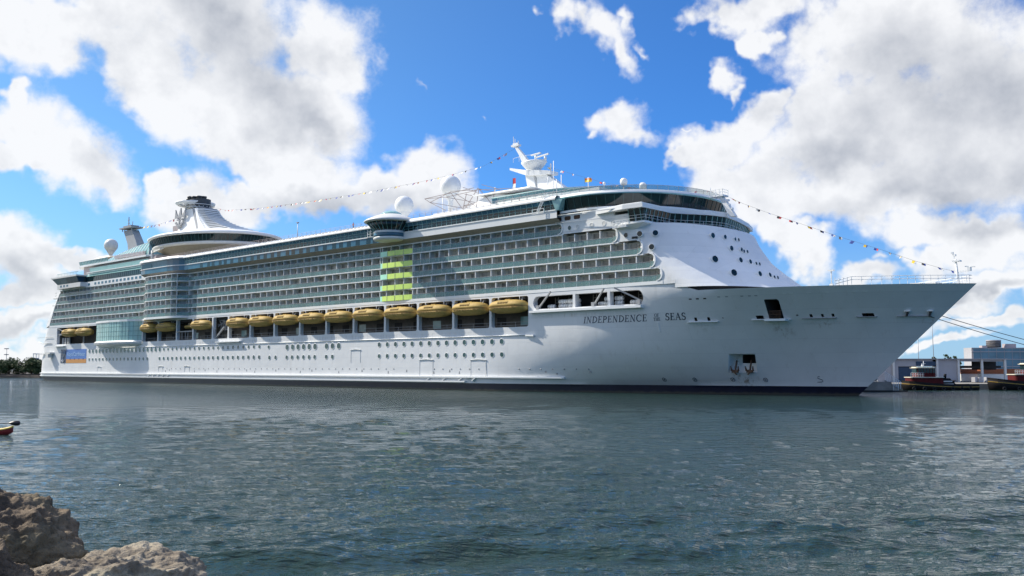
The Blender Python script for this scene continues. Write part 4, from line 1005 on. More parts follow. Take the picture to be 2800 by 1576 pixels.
# ---- funnel
m = MB(); FZ = [(47.3, 76, 104, 6.0), (49.0, 77.5, 100.4, 5.5), (51.5, 79, 96.0, 4.9), (54, 80.2, 92.4, 4.4), (55.6, 80.8, 90.4, 4.1), (57.0, 81, 89.0, 3.95)]
m.loft([[P(a, BEAM-w, z), P(b-1.5, BEAM-w, z), P(b, BEAM-w*.5, z), P(b, BEAM+w*.5, z), P(b-1.5, BEAM+w, z), P(a, BEAM+w, z)] for z, a, b, w in FZ], 0, False, True, True, True)
fun = m.build('funnel', 'white', ship)
m = MB()                                                  # dark slot up the side and slatted forward slope
m.loft([[P(a, BEAM-w-.06, z), P(a+1.1, BEAM-w-.06, z), P(a+1.1, BEAM-w+.6, z), P(a, BEAM-w+.6, z)] for z, a, w in ((48.2, 92.0, 5.7), (51.5, 89.6, 4.95), (54, 87.6, 4.45), (56.8, 85.7, 4.0))], 0, False, True, True, True)
def fslope(t, g=0.):
    """plan corners of the slatted part at height fraction t"""
    z = 47.5+9.6*t; a_ = 99.6-11.0*(1-(1-t)**1.5); b_ = 112.5-22.2*(1-(1-t)**1.9); w0 = 5.9+(3.75-5.9)*t; w1 = 4.0+(2.4-4.0)*t
    return z, a_, b_-g, w0-g*.5, w1-g*.5
secs = []
for i in range(9):
    z, a_, b_, w0, w1 = fslope(i/8, .35); secs.append([P(a_, BEAM-w0, z), P(b_, BEAM-w1, z), P(b_, BEAM+w1, z), P(a_, BEAM+w0, z)])
m.loft(secs, 0, False, True, True, True); m.build('funnel_grille', 'grey_paint', fun)
m = MB()
for i in range(14):
    z, a, b, w0, w1 = fslope(i/14)
    for (p, q) in (((a, -w0), (b, -w1)), ((b, -w1), (b, w1)), ((b, w1), (a, w0))): m.bar(P(p[0], BEAM+p[1], z), P(q[0], BEAM+q[1], z), .4, .32)
m.build('funnel_slat', 'white', fun)
m = MB(); tc_ = P(79.4, BEAM, 0); n_ = 40; prof = [(5.6, 58.9), (6.4, 59.5), (6.5, 59.9), (5.0, 59.9), (5.0, 59.6), (5.6, 58.9)]
m.loft([[(tc_[0]+.6+r*math.cos(2*math.pi*j/n_), tc_[1]+r*math.sin(2*math.pi*j/n_), z) for j in range(n_)] for r, z in prof], 0, True, True); m.build('top_ring', 'white', fun)
m = MB(); pc2 = (84.2, tc_[1])
for i in range(18):
    t = 2*math.pi*i/18
    for o, z in ((.5, 56.6), (-.4, 57.8)): m.bar((tc_[0]+5.3*math.cos(t), tc_[1]+5.3*math.sin(t), 59.7), (pc2[0]+3.9*math.cos(t+o), pc2[1]+3.3*math.sin(t+o), z), .17)
for z, r in ((57.8, 4.6), (58.7, 5.0)): m.tube([(pc2[0]-1.6+r*math.cos(2*math.pi*j/24), pc2[1]+r*.98*math.sin(2*math.pi*j/24), z) for j in range(25)], .12, 5)
m.build('ring_truss', 'off_white', fun)
m = MB()
for s, y, r, z in ((78.6, -1.6, .8, 61.4), (79.3, 1.2, .9, 61.9), (80.0, -2.0, .8, 62.0), (81.4, .9, 1.0, 62.3), (82.2, -1.7, .8, 61.8), (83.8, .8, 1.0, 61.9), (84.6, -1.2, .9, 61.7)):
    m.lathe([(r, 57.5), (r, z-.5), (r*1.12, z-.45), (r*1.12, z), (r*.8, z), (r*.8, z-1)], (s, y, 0), 12)
m.build('exhaust_pipe', 'funnel_dark', fun)
m = MB(); m.loft([[(83.2+4.2*math.cos(2*math.pi*j/20), 3.2*math.sin(2*math.pi*j/20), z) for j in range(20)] for z in (57.2, 60.6)], 0, False, True); m.build('pipe_casing', 'funnel_dark', fun)
m = MB(); ey = -5.35; E_ = lambda a, b: (80.0+a, ey+.14*(b), 54.2+b)       # crown and anchor on a frame beside the funnel
def pl(pts, th=.35): m.prism(pts, 0, th, lambda u, v, h: (79.6+u, ey+.1*v+h, 54.2+v))
pl([(-3.3, .3), (3.3, .3), (3.3, 1.1), (-3.3, 1.1)]); pl([(-3.3, 1.1), (-1.8, 1.1), (-3.5, 3.3)]); pl([(-1.0, 1.1), (1.0, 1.1), (0, 3.6)]); pl([(1.8, 1.1), (3.3, 1.1), (3.5, 3.3)])
pl([(-.4, -2.8), (.4, -2.8), (.4, .2), (-.4, .2)]); pl([(-1.8, -.6), (1.8, -.6), (1.8, -.1), (-1.8, -.1)]); pl([(-3, -1.2), (-2.1, -1.0), (-.2, -2.5), (0, -3.5)]); pl([(3, -1.2), (2.1, -1.0), (.2, -2.5), (0, -3.5)])
m.build('crown_emblem', 'grey_paint', fun)
m = MB(); m.box(71.5, 76.5, -3.4, 3.4, 48.5, 52.6); m.build('funnel_casing', 'pink_grey', fun)

# ---- after decks
ap = [(38, -.1), (84.8, -.1), (86.5, -.2)]
def wallp(s0, s1, n, z0, z1, name, mat, th=.4, tilt=0.):
    m = MB(); m.hexa([P(s0, n, z0), P(s1, n, z0), P(s1, n+th, z0), P(s0, n+th, z0), P(s0, n+tilt, z1), P(s1, n+tilt, z1), P(s1, n+th+tilt, z1), P(s0, n+th+tilt, z1)]); return m.build(name, mat, ship)
wallp(19, 87, -.12, 32.5, 34.3, 'white_band', 'white')
m = MB()
for i in range(13):
    s = 48.5+2.75*i; m.box(s, s+1.5, -BEAM-.16, -BEAM+.05, 33.05, 33.85)
for s in (39.2, 43.4): m.box(s, s+1.6, -BEAM-.16, -BEAM+.05, 33.0, 33.8)
m.build('square_window', 'blue_glass', ship)
wallp(40.4, 84.6, .45, 34.3, 36.25, 'window_band', 'dark_glass'); wallp(40.2, 85.4, .35, 36.25, 37.35, 'tilted_window_band', 'pale_teal', tilt=.9)
m = mullions([(40.4, .45), (84.6, .45)], 34.6, .0, 36.25, .0, 1.4, .07); m.build('window_frame', 'port_glass', ship, fix=False)
wallp(41.0, 85.6, .2, 37.45, 37.75, 'deck_edge', 'white', .8); wallp(41, 84.6, 1.4, 37.8, 39.3, 'glass_rail', 'pale_teal', .06, -.2)
m = MB(); m.box(33, 87, -BEAM+2.6, BEAM-2.6, 34, 40.2); m.build('after_house', 'pink_grey', ship)
m = MB(); m.prism([(25, 2.5+2.5), (31, 1.6), (82, 1.6), (85.5, 3.5), (85.5, 35), (82, 37), (31, 37), (25, 33)], 40.25, 40.85, lambda u, v, h: P(u, v, h)); m.build('after_deck', 'white', ship)
m = strip(dense([(25.4, 20), (25.4, 5.2), (31, 2), (54, 2)], 2), [(40.85, 0), (42.2, .35)], [0]); m.build('glass_rail', 'pale_teal', ship, fix=False)
m = mullions(dense([(25.4, 20), (25.4, 5.2), (31, 2), (54, 2)], 2), 40.85, 0, 42.2, .35, 1.2, .07); rail_line(dense([(25.4, 20), (25.4, 5.2), (31, 2), (54, 2)], 2), 42.25, .36, .06, m); m.build('rail_frame', 'white', ship, fix=False)
m = MB()                                                  # arched glass roof of the solarium
for i in range(1):
    secs = []
    for s, zt in ((46, 43.6), (52, 44.9), (58, 45.9), (64, 46.7), (70, 47.3), (77.5, 47.5)):
        secs.append([P(s, 4.6, 41.0), P(s, 5.0, 41+(zt-41)*.35), P(s, 6.6, 41+(zt-41)*.75), P(s, 9.5, zt-.15), P(s, BEAM, zt+.5), P(s, 38.6-9.5, zt-.15), P(s, 38.6-6.6, 41+(zt-41)*.7), P(s, 34, 41)])
    m.loft(secs, 0, False, False)
glz = m.build('solarium_roof', 'pale_teal', ship, fix=False)
m = MB()
for s, zt in [(46+2.25*i, lerp_tab([(46, 43.6), (52, 44.9), (58, 45.9), (64, 46.7), (70, 47.3), (78, 47.5)], 46+2.25*i)) for i in range(15)]:
    pts = [P(s, 4.5, 41.0), P(s, 4.9, 41+(zt-41)*.35), P(s, 6.5, 41+(zt-41)*.75+.05), P(s, 9.5, zt-.08)]
    for a, b in zip(pts, pts[1:]): m.bar(a, b, .13)
m.build('roof_rib', 'white', glz)
m = MB(); m.hexa([P(53.8, 4.2, 41.8), P(75.6, 4.2, 41.6), P(75.6, 4.6, 41.6), P(53.8, 4.6, 41.8), P(53.8, 4.2, 43.0), P(75.6, 4.2, 42.8), P(75.6, 4.6, 42.8), P(53.8, 4.6, 43.0)]); m.build('lattice_window', 'pink_grey', ship)
m = mullions([(53.9, 4.15), (75.5, 4.15)], 41.8, .02, 42.9, .02, .9, .12); m.build('lattice_frame', 'white', ship, fix=False)
m = MB(); m.loft([[P(s, 8, z-.25), P(s, 8, z), P(s, 30, z), P(s, 30, z-.25)] for s, z in ((70, 47.4), (74, 48.2), (79, 48.5), (83, 48.2))], 0, True, True, True, True); m.build('solarium_hood', 'soffit', ship)
m = MB(); m.prism([(77.6, 4.8), (84, 6.5), (84, 9), (77.6, 8)], 41, 47, lambda u, v, h: P(u, v, h)); m.build('glass_screen', 'blue_glass', ship)
m = MB(); m.tube([P(84.5, 2.5, 37.8), P(84.5, 2.5, 42.0)], .35, 8); m.tube([P(84.5, 2.5, 41.3), P(92, 2.5, 42.2)], .2, 6); m.build('deck_crane', 'off_white', ship)
m = MB(); m.hexa([P(18.6, 12, 45.0), P(33, 12, 45.0), P(33, 27, 45.0), P(18.6, 27, 45.0), P(20.5, 13, 45.9), P(29, 13, 45.9), P(29, 26, 45.9), P(20.5, 26, 45.9)]); m.box(20, 30, -6, 6, 40.8, 45); m.build('after_canopy', 'soffit', ship)
m = MB(); m.loft([[P(a, BEAM-w, z), P(b, BEAM-w, z), P(b, BEAM+w, z), P(a, BEAM+w, z)] for z, a, b, w in ((44, 35.3, 43.5, 1.7), (50, 33.8, 40.8, 1.5), (55.2, 29.8, 36.6, 1.3))], 0, False, True, True, True)
am = m.build('after_mast', 'grey_paint', ship)
m = MB(); m.box(28.4, 38.2, -2.4, 2.4, 55.9, 56.3); m.box(30, 36, -1.6, 1.6, 56.3, 57.0); m.bar(P(31, BEAM, 57), P(31, BEAM, 60.6), .25); m.bar(P(34, BEAM, 57), P(34.3, BEAM, 58.6), .2)
for s in (29.3, 31.2, 36.8): m.bar(P(s, BEAM-1.5, 55), P(s, BEAM-1.5, 56), .25)
for z in (58.2, 59.4): m.bar(P(30.3, BEAM, z), P(31.8, BEAM, z), .2)
m.build('mast_platform', 'grey_paint', am)
# stern observation box
m = MB(); bx = [(18.5, 1), (21, -2), (39.5, -2), (42, 0)]
m.prism([(20.5, 3), (22, -2), (41.5, -2), (43, 3)], 32.75, 34.3, lambda u, v, h: P(u, v, h)); box_ = m.build('stern_gallery', 'off_white', ship)
m = MB(); lo = [(21, 3), (22, -1.9), (31, -2.0), (40.2, -2.0), (41, 3)]; hi = [(17.5, 3), (18.5, -2.6), (30, -2.6), (39.6, -2.6), (40.5, 3)]
m.loft([[P(s, n, 34.3) for s, n in lo], [P(s, n, 36.5) for s, n in hi]], 0, False, False, mfun=lambda i, j: 0 if j in (2, 3) else 1); m.build('gallery_window', ['dark_glass', 'port_glass'], box_, fix=False)
m = MB(); m.prism([(17.5, 5), (18, -2.8), (39.8, -2.8), (41, 5), (41, 34), (17.5, 34)], 36.5, 37.0, lambda u, v, h: P(u, v, h)); m.build('gallery_roof', 'off_white', box_)
m = mullions([(22, -2.2), (40, -2.2)], 37, 0, 38.1, 0, 1.3, .08); rail_line([(22, -2.2), (31, -2.2), (40, -2.2)], 38.1, 0, .07, m); m.build('gallery_rail', 'pale_teal', box_, fix=False)
m = MB()
for s in (24.5, 27.2, 29.9): m.box(s, s+1.5, -BEAM-2.05, -BEAM-1.9, 33.3, 34.0)
m.build('square_window', 'blue_glass', box_)
# sloping stern wing plate beside the first balconies
m = MB(); pts = [(stern_s(z), z) for z in (12.5, 15.6, 18.1, 19.4)]+[(8.2, 22.5), (11.5, 26), (15, 29.5), (17.5, 31.6), (21, 32.6), (22, 32.6)]
inner = [(18.0, 12.5), (18.0, 15.6), (12.0, 19.4), (11.3, 20.2), (12.6, 22.5), (14.9, 26), (17.6, 29.5), (19.3, 31.4), (21.6, 32.4), (22, 32.4)]
for (a, b), (c0, d) in zip(zip(pts, pts[1:]), zip(inner, inner[1:])):
    if a[1] < 19.3: continue
    m.hexa([P(a[0], .6, a[1]), P(c0[0], -.08, c0[1]), P(c0[0], 1.2, c0[1]), P(a[0], 1.8, a[1]), P(b[0], .6, b[1]), P(d[0], -.08, d[1]), P(d[0], 1.2, d[1]), P(b[0], 1.8, b[1])])
m.build('stern_wing', 'hull_white', ship)
m = MB()
for i in range(5): m.box(7+i*.3, 14, -BEAM+2, BEAM-2, 20+2.6*i-.3, 20+2.6*i)
for i in range(6): z = 27+i*1.0; m.bar(P(11.5, 1.5, z), P(15, .5, z), .2)
m.build('stern_terrace', 'off_white', ship)
m = MB(); m.bar(P(.5, -.2, 15.8), P(15, -.3, 15.9), .12); m.tube([P(2, -.1, 14.3), P(6, -.2, 13.6), P(14, -.2, 13.6)], .12, 5); m.box(1.5, 16, -BEAM-.4, -BEAM, 9.6, 9.9); m.box(12, 16.5, -BEAM-1.6, -BEAM, 9.7, 10.3); m.box(13, 15.5, -BEAM-1.8, -BEAM-.2, 8.4, 9.7); m.build('stern_fitting', 'off_white', ship)

# ---- curved glass bay at lifeboat level
gbp = [(52.6, .2), (54, -1.2), (57, -2.4), (62, -3.2), (69, -3.6), (76, -3.3), (80, -2.6), (82.5, -1.6), (84.6, .2)]
gbd = []
for a, b in zip(gbp, gbp[1:]): gbd += [tuple(Vector(a)+(Vector(b)-Vector(a))*i/3) for i in range(3)]
gbd.append(gbp[-1])
m = strip(gbd, [(13.3, 0), (19.4, 0)], [0]); gbo = m.build('glass_bay', 'pale_teal', ship, fix=False)
m = mullions(gbd, 13.3, 0, 19.4, 0, 1.7, .06)
for z in (14.8, 16.3, 17.8): rail_line(gbd, z, .03, .04, m)
m.build('glazing_bar', 'teal_glass', gbo, fix=False)
m = strip(gbd, [(11.4, -2.2), (12.3, .5), (12.9, .7), (13.3, .3), (13.3, -.2)], [0, 0, 0, 0]); m.build('bay_ledge', 'white', gbo, fix=False)
m = strip(gbd, [(19.35, .05), (19.35, .25), (20.0, .25)], [0, 0]); m.build('bay_head', 'white', gbo, fix=False)

# ---- lifeboat deck interior: promenade wall, windows, davit frames and arms
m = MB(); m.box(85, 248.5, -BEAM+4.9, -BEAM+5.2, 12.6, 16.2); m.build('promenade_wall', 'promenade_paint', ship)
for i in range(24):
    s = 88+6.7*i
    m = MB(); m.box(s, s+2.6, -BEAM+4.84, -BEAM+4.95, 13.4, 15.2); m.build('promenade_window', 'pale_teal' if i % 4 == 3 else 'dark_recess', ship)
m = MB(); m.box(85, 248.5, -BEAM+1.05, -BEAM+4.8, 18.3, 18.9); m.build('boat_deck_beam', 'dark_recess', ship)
m = MB()
for i in range(40): m.bar(P(86+4.05*i, 1.3, 12.7), P(86+4.05*i, 1.3, 13.9), .06)
for z in (13.3, 13.9): m.bar(P(85.2, 1.3, z), P(248.4, 1.3, z), .06)
m.build('promenade_rail', 'steel', ship)
for s in (29.0, 40.6):
    m = MB(); m.bar(P(s, .3, 13.1), P(s+.2, .3, 19.0), .4); m.build('davit_post', 'grey_paint', ship)
m = MB(); m.box(18.3, 28.8, -BEAM+.3, -BEAM+2, 16.4, 16.9); m.bar(P(18.5, .2, 18.9), P(26, .2, 17), .3)
for i in range(3): m.box(20+2.2*i, 21.3+2.2*i, -BEAM+1.2, -BEAM+1.5, 13.2, 15.4)
m.build('stern_boat_deck', 'grey_paint', ship)
m = MB()                                                  # stair gear in the empty bay
m.bar(P(129, .2, 13.0), P(133.5, .3, 16.2), .4); m.bar(P(128.6, .2, 13), P(128.6, .2, 15.6), .2); m.bar(P(106.9, .2, 15.4), P(116, .2, 15.4), .3)
for s in (108, 109.5, 111.5, 113): m.bar(P(s, .3, 13), P(s, .3, 15.3), .16)
m.build('boarding_gear', 'grey_paint', ship)
random.seed(6); m = MB()
for i in range(40): a = P(128+random.random()*7, 1+random.random()*2, 15+random.random()*3.6); b = P(128+random.random()*7, 1+random.random()*2, 15+random.random()*3.6); m.bar(a, b, .14)
m.build('stair_tower', 'grey_paint', ship)
boat_bays = [(84.9, 94.8), (95.2, 106.2), (116.8, 127.2)]+[(a, b) for a, b in zip(BAYS[5:], BAYS[6:])]
for a, b in boat_bays+[(28.9, 35), (36, 42.5)]:
    mid = (a+b)/2
    for o in (-3.2, 3.2):
        m = MB(); s = mid+o
        m.bar(P(s, 3.5, 18.2), P(s, .4, 18.75), .34); m.bar(P(s, .4, 18.75), P(s, .25, 18.1), .22); m.build('davit_arm', 'grey_paint', ship)
# raft deck struts
for a, b in (((251.0, .3, 16.3), (255.3, -1.0, 19.3)), ((264.8, .3, 16.3), (268.2, -1.0, 19.2)), ((275.2, .2, 16.9), (270.6, -1.0, 19.2))):
    m = MB(); m.bar(P(*a), P(*b), .27); m.box(a[0]-.35, a[0]+.35, -BEAM-.05, -BEAM+.7, 16.1, 16.9); m.build('deck_strut', 'grey_paint', ship)
m = MB()
for s in (253.5, 257, 263, 266.5, 269.6, 273.5):
    for o in (-.4, .4): m.bar(P(s+o, 3, 16.1), P(s+o, 3, 18.6), .07)
    for z in (16.8, 17.4, 18.0): m.bar(P(s-.4, 3, z), P(s+.4, 3, z), .06)
m.build('raft_rack', 'soffit', ship)

# ------------------------------------------------------------------ lifeboats
def make_lifeboat(L=10.9):
    root = thing('lifeboat', 'x', 'lifeboat')
    def sec(x, kind):
        u = min(1, abs(x)/(L/2)); w = 2.05*(1-u**4.2)**.5+.12; keel = -1.35+.8*u**4; sheer = .15+.12*u*u
        if kind == 'hull': return [(x, -w*c_, sheer+(keel-sheer)*d) for c_, d in ((1, 0), (.97, .3), (.82, .62), (.5, .88), (0, 1))]+[(x, w*c_, sheer+(keel-sheer)*d) for c_, d in ((.5, .88), (.82, .62), (.97, .3), (1, 0))]
        top = sheer+1.6*(1-u**4.5)**.8+.02
        return [(x, -w*.98*c_, sheer+(top-sheer)*d) for c_, d in ((1, 0), (.96, .42), (.74, .86), (.4, 1))]+[(x, w*.98*c_, sheer+(top-sheer)*d) for c_, d in ((.4, 1), (.74, .86), (.96, .42), (1, 0))]
    xs = [L/2*math.sin(math.pi/2*(-1+2*i/18)) for i in range(19)]
    m = MB(); m.loft([sec(x, 'hull') for x in xs], 0, True, True, True, True); m.build('hull', 'boat_yellow', root)
    m = MB(); m.loft([sec(x, 'c') for x in xs], 0, True, True, True, True); m.build('canopy', 'boat_yellow', root)
    m = MB(); m.loft([[(x, -(2.05*(1-min(1,abs(x)/(L/2))**4.2)**.5+.12)-.06, .12+.12*(x/(L/2))**2+dz) for x in xs] for dz in (-.09, .09)], 0, False, False)
    m.loft([[(x, (2.05*(1-min(1,abs(x)/(L/2))**4.2)**.5+.12)+.06, .12+.12*(x/(L/2))**2+dz) for x in xs] for dz in (-.09, .09)], 0, False, False); m.build('rubbing_band', 'boat_dark', root, fix=False)
    m = MB(); m.hexa([(-1.9, -2.02, .5), (1.5, -2.02, .5), (1.5, -1.2, .5), (-1.9, -1.2, .5), (-1.7, -1.75, 1.5), (1.3, -1.75, 1.5), (1.3, -1.1, 1.5), (-1.7, -1.1, 1.5)])
    h = m.build('side_hatch', 'boat_yellow', root)
    m = MB()
    for i in range(4): m.box(-1.6+.78*i, -1.05+.78*i, -2.03, -1.9, .75, 1.2)
    m.build('hatch_window', 'boat_dark', h)
    m = MB(); m.box(-.6, .9, -.7, .7, 1.55, 2.0); m.build('steering_cupola', 'boat_yellow', root)
    for k in (-1, 1):
        m = MB(); m.tube([(3.2*k, 0, 1.2), (3.2*k, 0, 2.55)], .09, 5); m.box(3.2*k-.22, 3.2*k+.22, -.15, .15, 1.25, 1.6); m.build('fall_hook', 'steel', root)
    m = MB()
    for i in range(9):
        x = -3.6+.9*i; w = 2.05*(1-min(1,abs(x)/(L/2))**4.2)**.5+.12; m.tube([(x, -w-.02, .05), (x+.22, -w*.99, -.28), (x+.45, -w-.02, .05)], .03, 4)
    m.build('grab_line', 'boat_dark', root)
    return root
lb = make_lifeboat()
spots = []
for i, (a, b) in enumerate(zip(BAYS[5:], BAYS[6:])):
    n = 9-i; spots.append(((a+b)/2, 10.7 if i else 10.4, f'yellow enclosed lifeboat, {ORD[n]} from the bow in the long unbroken row of ten' if n else 'yellow enclosed lifeboat in the bay beside the white raft canisters, first of the long row'))
spots += [(121.9, 10.4, 'yellow lifeboat alone between the empty stair bay and the small rescue boat'),
          (100.9, 10.6, 'yellow lifeboat between the small rescue boat and the boat beside the curved glass bay'),
          (90.0, 9.6, 'yellow lifeboat hanging right against the forward end of the curved glass bay'),
          (42.2, 10.6, 'yellow lifeboat hanging just aft of the curved glass bay, above the banner'),
          (30.4, 10.4, 'yellow lifeboat at the very stern, last of all the boats')]
for i, (s, L, lab) in enumerate(spots):
    o = lb if i == 0 else copy_tree(lb)
    o.location = to_world(s, -.15, 16.75); o.rotation_euler = (0, 0, SHIP_RZ); o.scale = (.94*L/10.9, .94, .87)
    tag(o, lab, 'lifeboat', 'lifeboats hanging along the ship')
root = thing('rescue_boat', 'small open yellow rescue boat with dark cover in a bay between two lifeboats', 'boat', to_world(112.4, 1.4, 16.9), SHIP_RZ)
m = MB(); xs = [-3+6*i/10 for i in range(11)]
m.loft([[(x, w*math.cos(t), .1+.75*math.sin(t)*(1 if math.sin(t) < 0 else .35)) for t in [2*math.pi*j/12 for j in range(12)]] for x, w in [(x, 1.1*(1-(abs(x)/3.02)**3)**.6+.03) for x in xs]], 0, True, True, True, True); m.build('hull', 'boat_yellow', root)
m = MB(); m.box(-.5, .6, -.45, .45, .3, .95); m.build('console', 'boat_dark', root)
m = MB(); m.tube([(-2.2, 0, .3), (0, 0, 1.8), (2.2, 0, .3)], .06, 5); m.tube([(0, 0, 1.8), (0, 0, 2.2)], .08, 5); m.build('sling', 'steel', root)

# ------------------------------------------------------------------ life raft canisters
def make_canister():
    root = thing('raft_canister', 'x', 'life raft')
    m = MB(); m.lathe([(.001, -.85), (.36, -.85), (.42, -.78), (.42, -.06), (.46, -.05), (.46, .05), (.42, .06), (.42, .78), (.36, .85), (.001, .85)], n=16); q = MB()
    q.v = [(z, y, x) for x, y, z in m.v]; q.f = m.f; q.m = m.m; q.sm = m.sm; q.build('shell', 'white', root)
    m = MB()
    for x in (-.45, .45): m.tube([(x, .435*math.cos(t), .435*math.sin(t)) for t in [2*math.pi*j/12 for j in range(13)]], .035, 4)
    m.build('strap', 'grey_paint', root)
    m = MB()
    for x in (-.5, .5): m.box(x-.06, x+.06, -.4, .4, -.52, -.36)
    m.build('cradle', 'steel', root)
    return root
can = make_canister(); cs = []
cs.append((253.3, 0, 'white raft canister lying alone beside the strut closest to the lifeboats'))
for j, s in enumerate((256.1, 258.0, 259.5)):
    for r_ in (0, 1): cs.append((s if j < 2 else s+.05, r_, f'white raft canister, {["lower", "upper"][r_]} one in the {["first", "middle", "last"][j]} pair of the block of six'))
cs.append((264.9+.9, 0, 'white raft canister lying alone just forward of the middle strut'))
for r_ in (0, 1): cs.append((267.3, r_, f'white raft canister, {["lower", "upper"][r_]} of the pair just aft of the second opening pillar'))
for r_ in (0, 1): cs.append((269.7, r_, f'white raft canister, {["lower", "upper"][r_]} of the pair just forward of the second opening pillar'))
cs.append((273.2, 0, 'white raft canister lying alone next to the strut at the rounded forward end'))
for i, (s, r_, lab) in enumerate(cs):
    o = can if i == 0 else copy_tree(can)
    o.location = to_world(s, 1.75, 16.62+.88*r_); o.rotation_euler = (0, 0, SHIP_RZ); tag(o, lab, 'life raft', 'raft canisters stacked in the open raft deck')

# ------------------------------------------------------------------ dressing lines of signal flags
def flag_line(label, pts, flags, size, cols, seed):
    """pts = ship points of the rope; flags = positions along it (0..1)"""
    random.seed(seed); pv = [Vector(P(*p)) for p in pts]
    root = thing('signal_flag_line', label, 'flag line', SHIP_ORIGIN, SHIP_RZ, 'dressing lines of flags over the ship')
    L = [0]
    for a, b in zip(pv, pv[1:]): L.append(L[-1]+(b-a).length)
    def at(t):
        d = t*L[-1]
        for i in range(len(pv)-1):
            if d <= L[i+1]: return pv[i]+(pv[i+1]-pv[i])*((d-L[i])/(L[i+1]-L[i])), (pv[i+1]-pv[i]).normalized()
        return pv[-1], (pv[-1]-pv[-2]).normalized()
    m = MB(); m.tube(pv, .018, 4); m.build('rope', 'rope', root)
    for i in range(flags):
        t = .03+.94*(i+random.uniform(-.2, .2))/max(1, flags-1); t = min(.985, max(.012, t)); p, d = at(t); w = .85*size*random.uniform(.85, 1.25); h = .85*size*random.uniform(.5, .85)
        out = Vector((random.uniform(-.5, .5), random.uniform(-1, .2), 0)).normalized(); down = Vector((0, 0, -1))*.75+out*random.uniform(.2, .9)
        c1 = random.choice(cols); c2 = random.choice(cols); tri = random.random() < .3; m = MB(); K = 5; g = []
        for a in range(K+1):
            for b in range(3):
                u, v = a/K, b/2; hh = h*(1-.8*v if False else 1)
                q = p+d*(w*u)+down*(h*v*(1-(.85*u if tri else 0)))+out*(.09*math.sin(u*6+i))*v
                if tri: q = p+d*(w*(u*.5+.25*v if False else u*.6))+down*(h*v*1.3*(1-.9*abs(u-.5)*2*v))+out*(.08*math.sin(u*5+i))
                g.append(q)
        f = [(a*3+b, a*3+3+b, a*3+4+b, a*3+1+b) for a in range(K) for b in range(2)]
        m.add(g, f); m.m = [0 if (j//2) < 3 else 1 for j in range(len(f))]
        m.build('signal_flag', ['flag_'+c1, 'flag_'+c2], root, fix=False)
ALLC = ['red', 'red', 'blue', 'white', 'white', 'black', 'blue', 'yellow']
c2 = BEAM
flag_line('short flag line from the grey after mast up to the funnel', [(31, c2, 58.0), (36, c2, 56.7), (43, c2, 55.7), (55, c2, 55.4), (67.7, c2, 56.2), (72, c2, 57.6)], 15, 1.5, ALLC, 2)
flag_line('long sagging flag line from the funnel ring to the main mast', [(92.5, c2, 57), (100, c2, 55.3), (120, c2, 53.7), (144, c2, 52.7), (170, c2, 52.0), (194, c2, 51.9), (204.5, c2, 52.1), (217, c2, 52.7), (227.3, c2, 55.4)], 52, 1.15, ALLC, 7)
flag_line('flag line over the forward roof from the main mast to the forward mast', [(236, c2, 50), (246.3, c2, 46.2), (252.9, c2, 43.8), (260, c2, 41.9), (270.3, c2, 39.8), (279.5, c2, 38.6)], 12, .95, ALLC, 12)
flag_line('flag line sloping from the forward mast down to the bow mast', [(281.9, c2, 37.5), (285.4, c2, 35.6), (290.2, c2, 33.4), (298.9, c2, 29.7), (304.8, c2, 27.2), (311.8, c2, 24.4), (317, c2, 22.2), (321.7, c2, 20.5), (323.5, c2, 20.0)], 21, .85, ALLC, 5)
def pole_flag(label, s, n, z, w, h, cols, horiz=True):
    root = thing('flag', label, 'flag', to_world(s, n, z), SHIP_RZ); m = MB(); g = []; K = 6
    for a in range(K+1):
        for b in range(3):
            u, v = a/K, b/2; g.append((u*w, .12*math.sin(u*6+v), -v*h-.15*u) if horiz else (u*w, .1*math.sin(v*5), -v*h))
    f = [(a*3+b, a*3+3+b, a*3+4+b, a*3+1+b) for a in range(K) for b in range(2)]; m.add(g, f); m.m = [j % 2 for j in range(len(f))]
    m.build('cloth', ['flag_'+c for c in cols], root, fix=False)
    m = MB(); m.tube([(0, 0, .1), (0, 0, -h-.4)], .03, 4); m.build('halyard', 'rope', root)
pole_flag('orange and yellow flag flying from the short pole over the forward roof', 258.3, 6, 42.1, 1.7, .8, ['orange', 'yellow'])
pole_flag('small red and white flag hanging from the yard arm of the main mast', 226.4, c2, 48.4, .9, 2.6, ['red', 'white'], False)

# ------------------------------------------------------------------ mooring lines and their bollard
def rope(name, label, a, b, sag, r=.055, mat='rope', group=None):
    a, b = Vector(a), Vector(b); m = MB(); m.tube([a+(b-a)*i/16-Vector((0, 0, sag*4*(i/16)*(1-i/16))) for i in range(17)], r, 5)
    return tag(m.build(name, mat), label, 'rope', group)

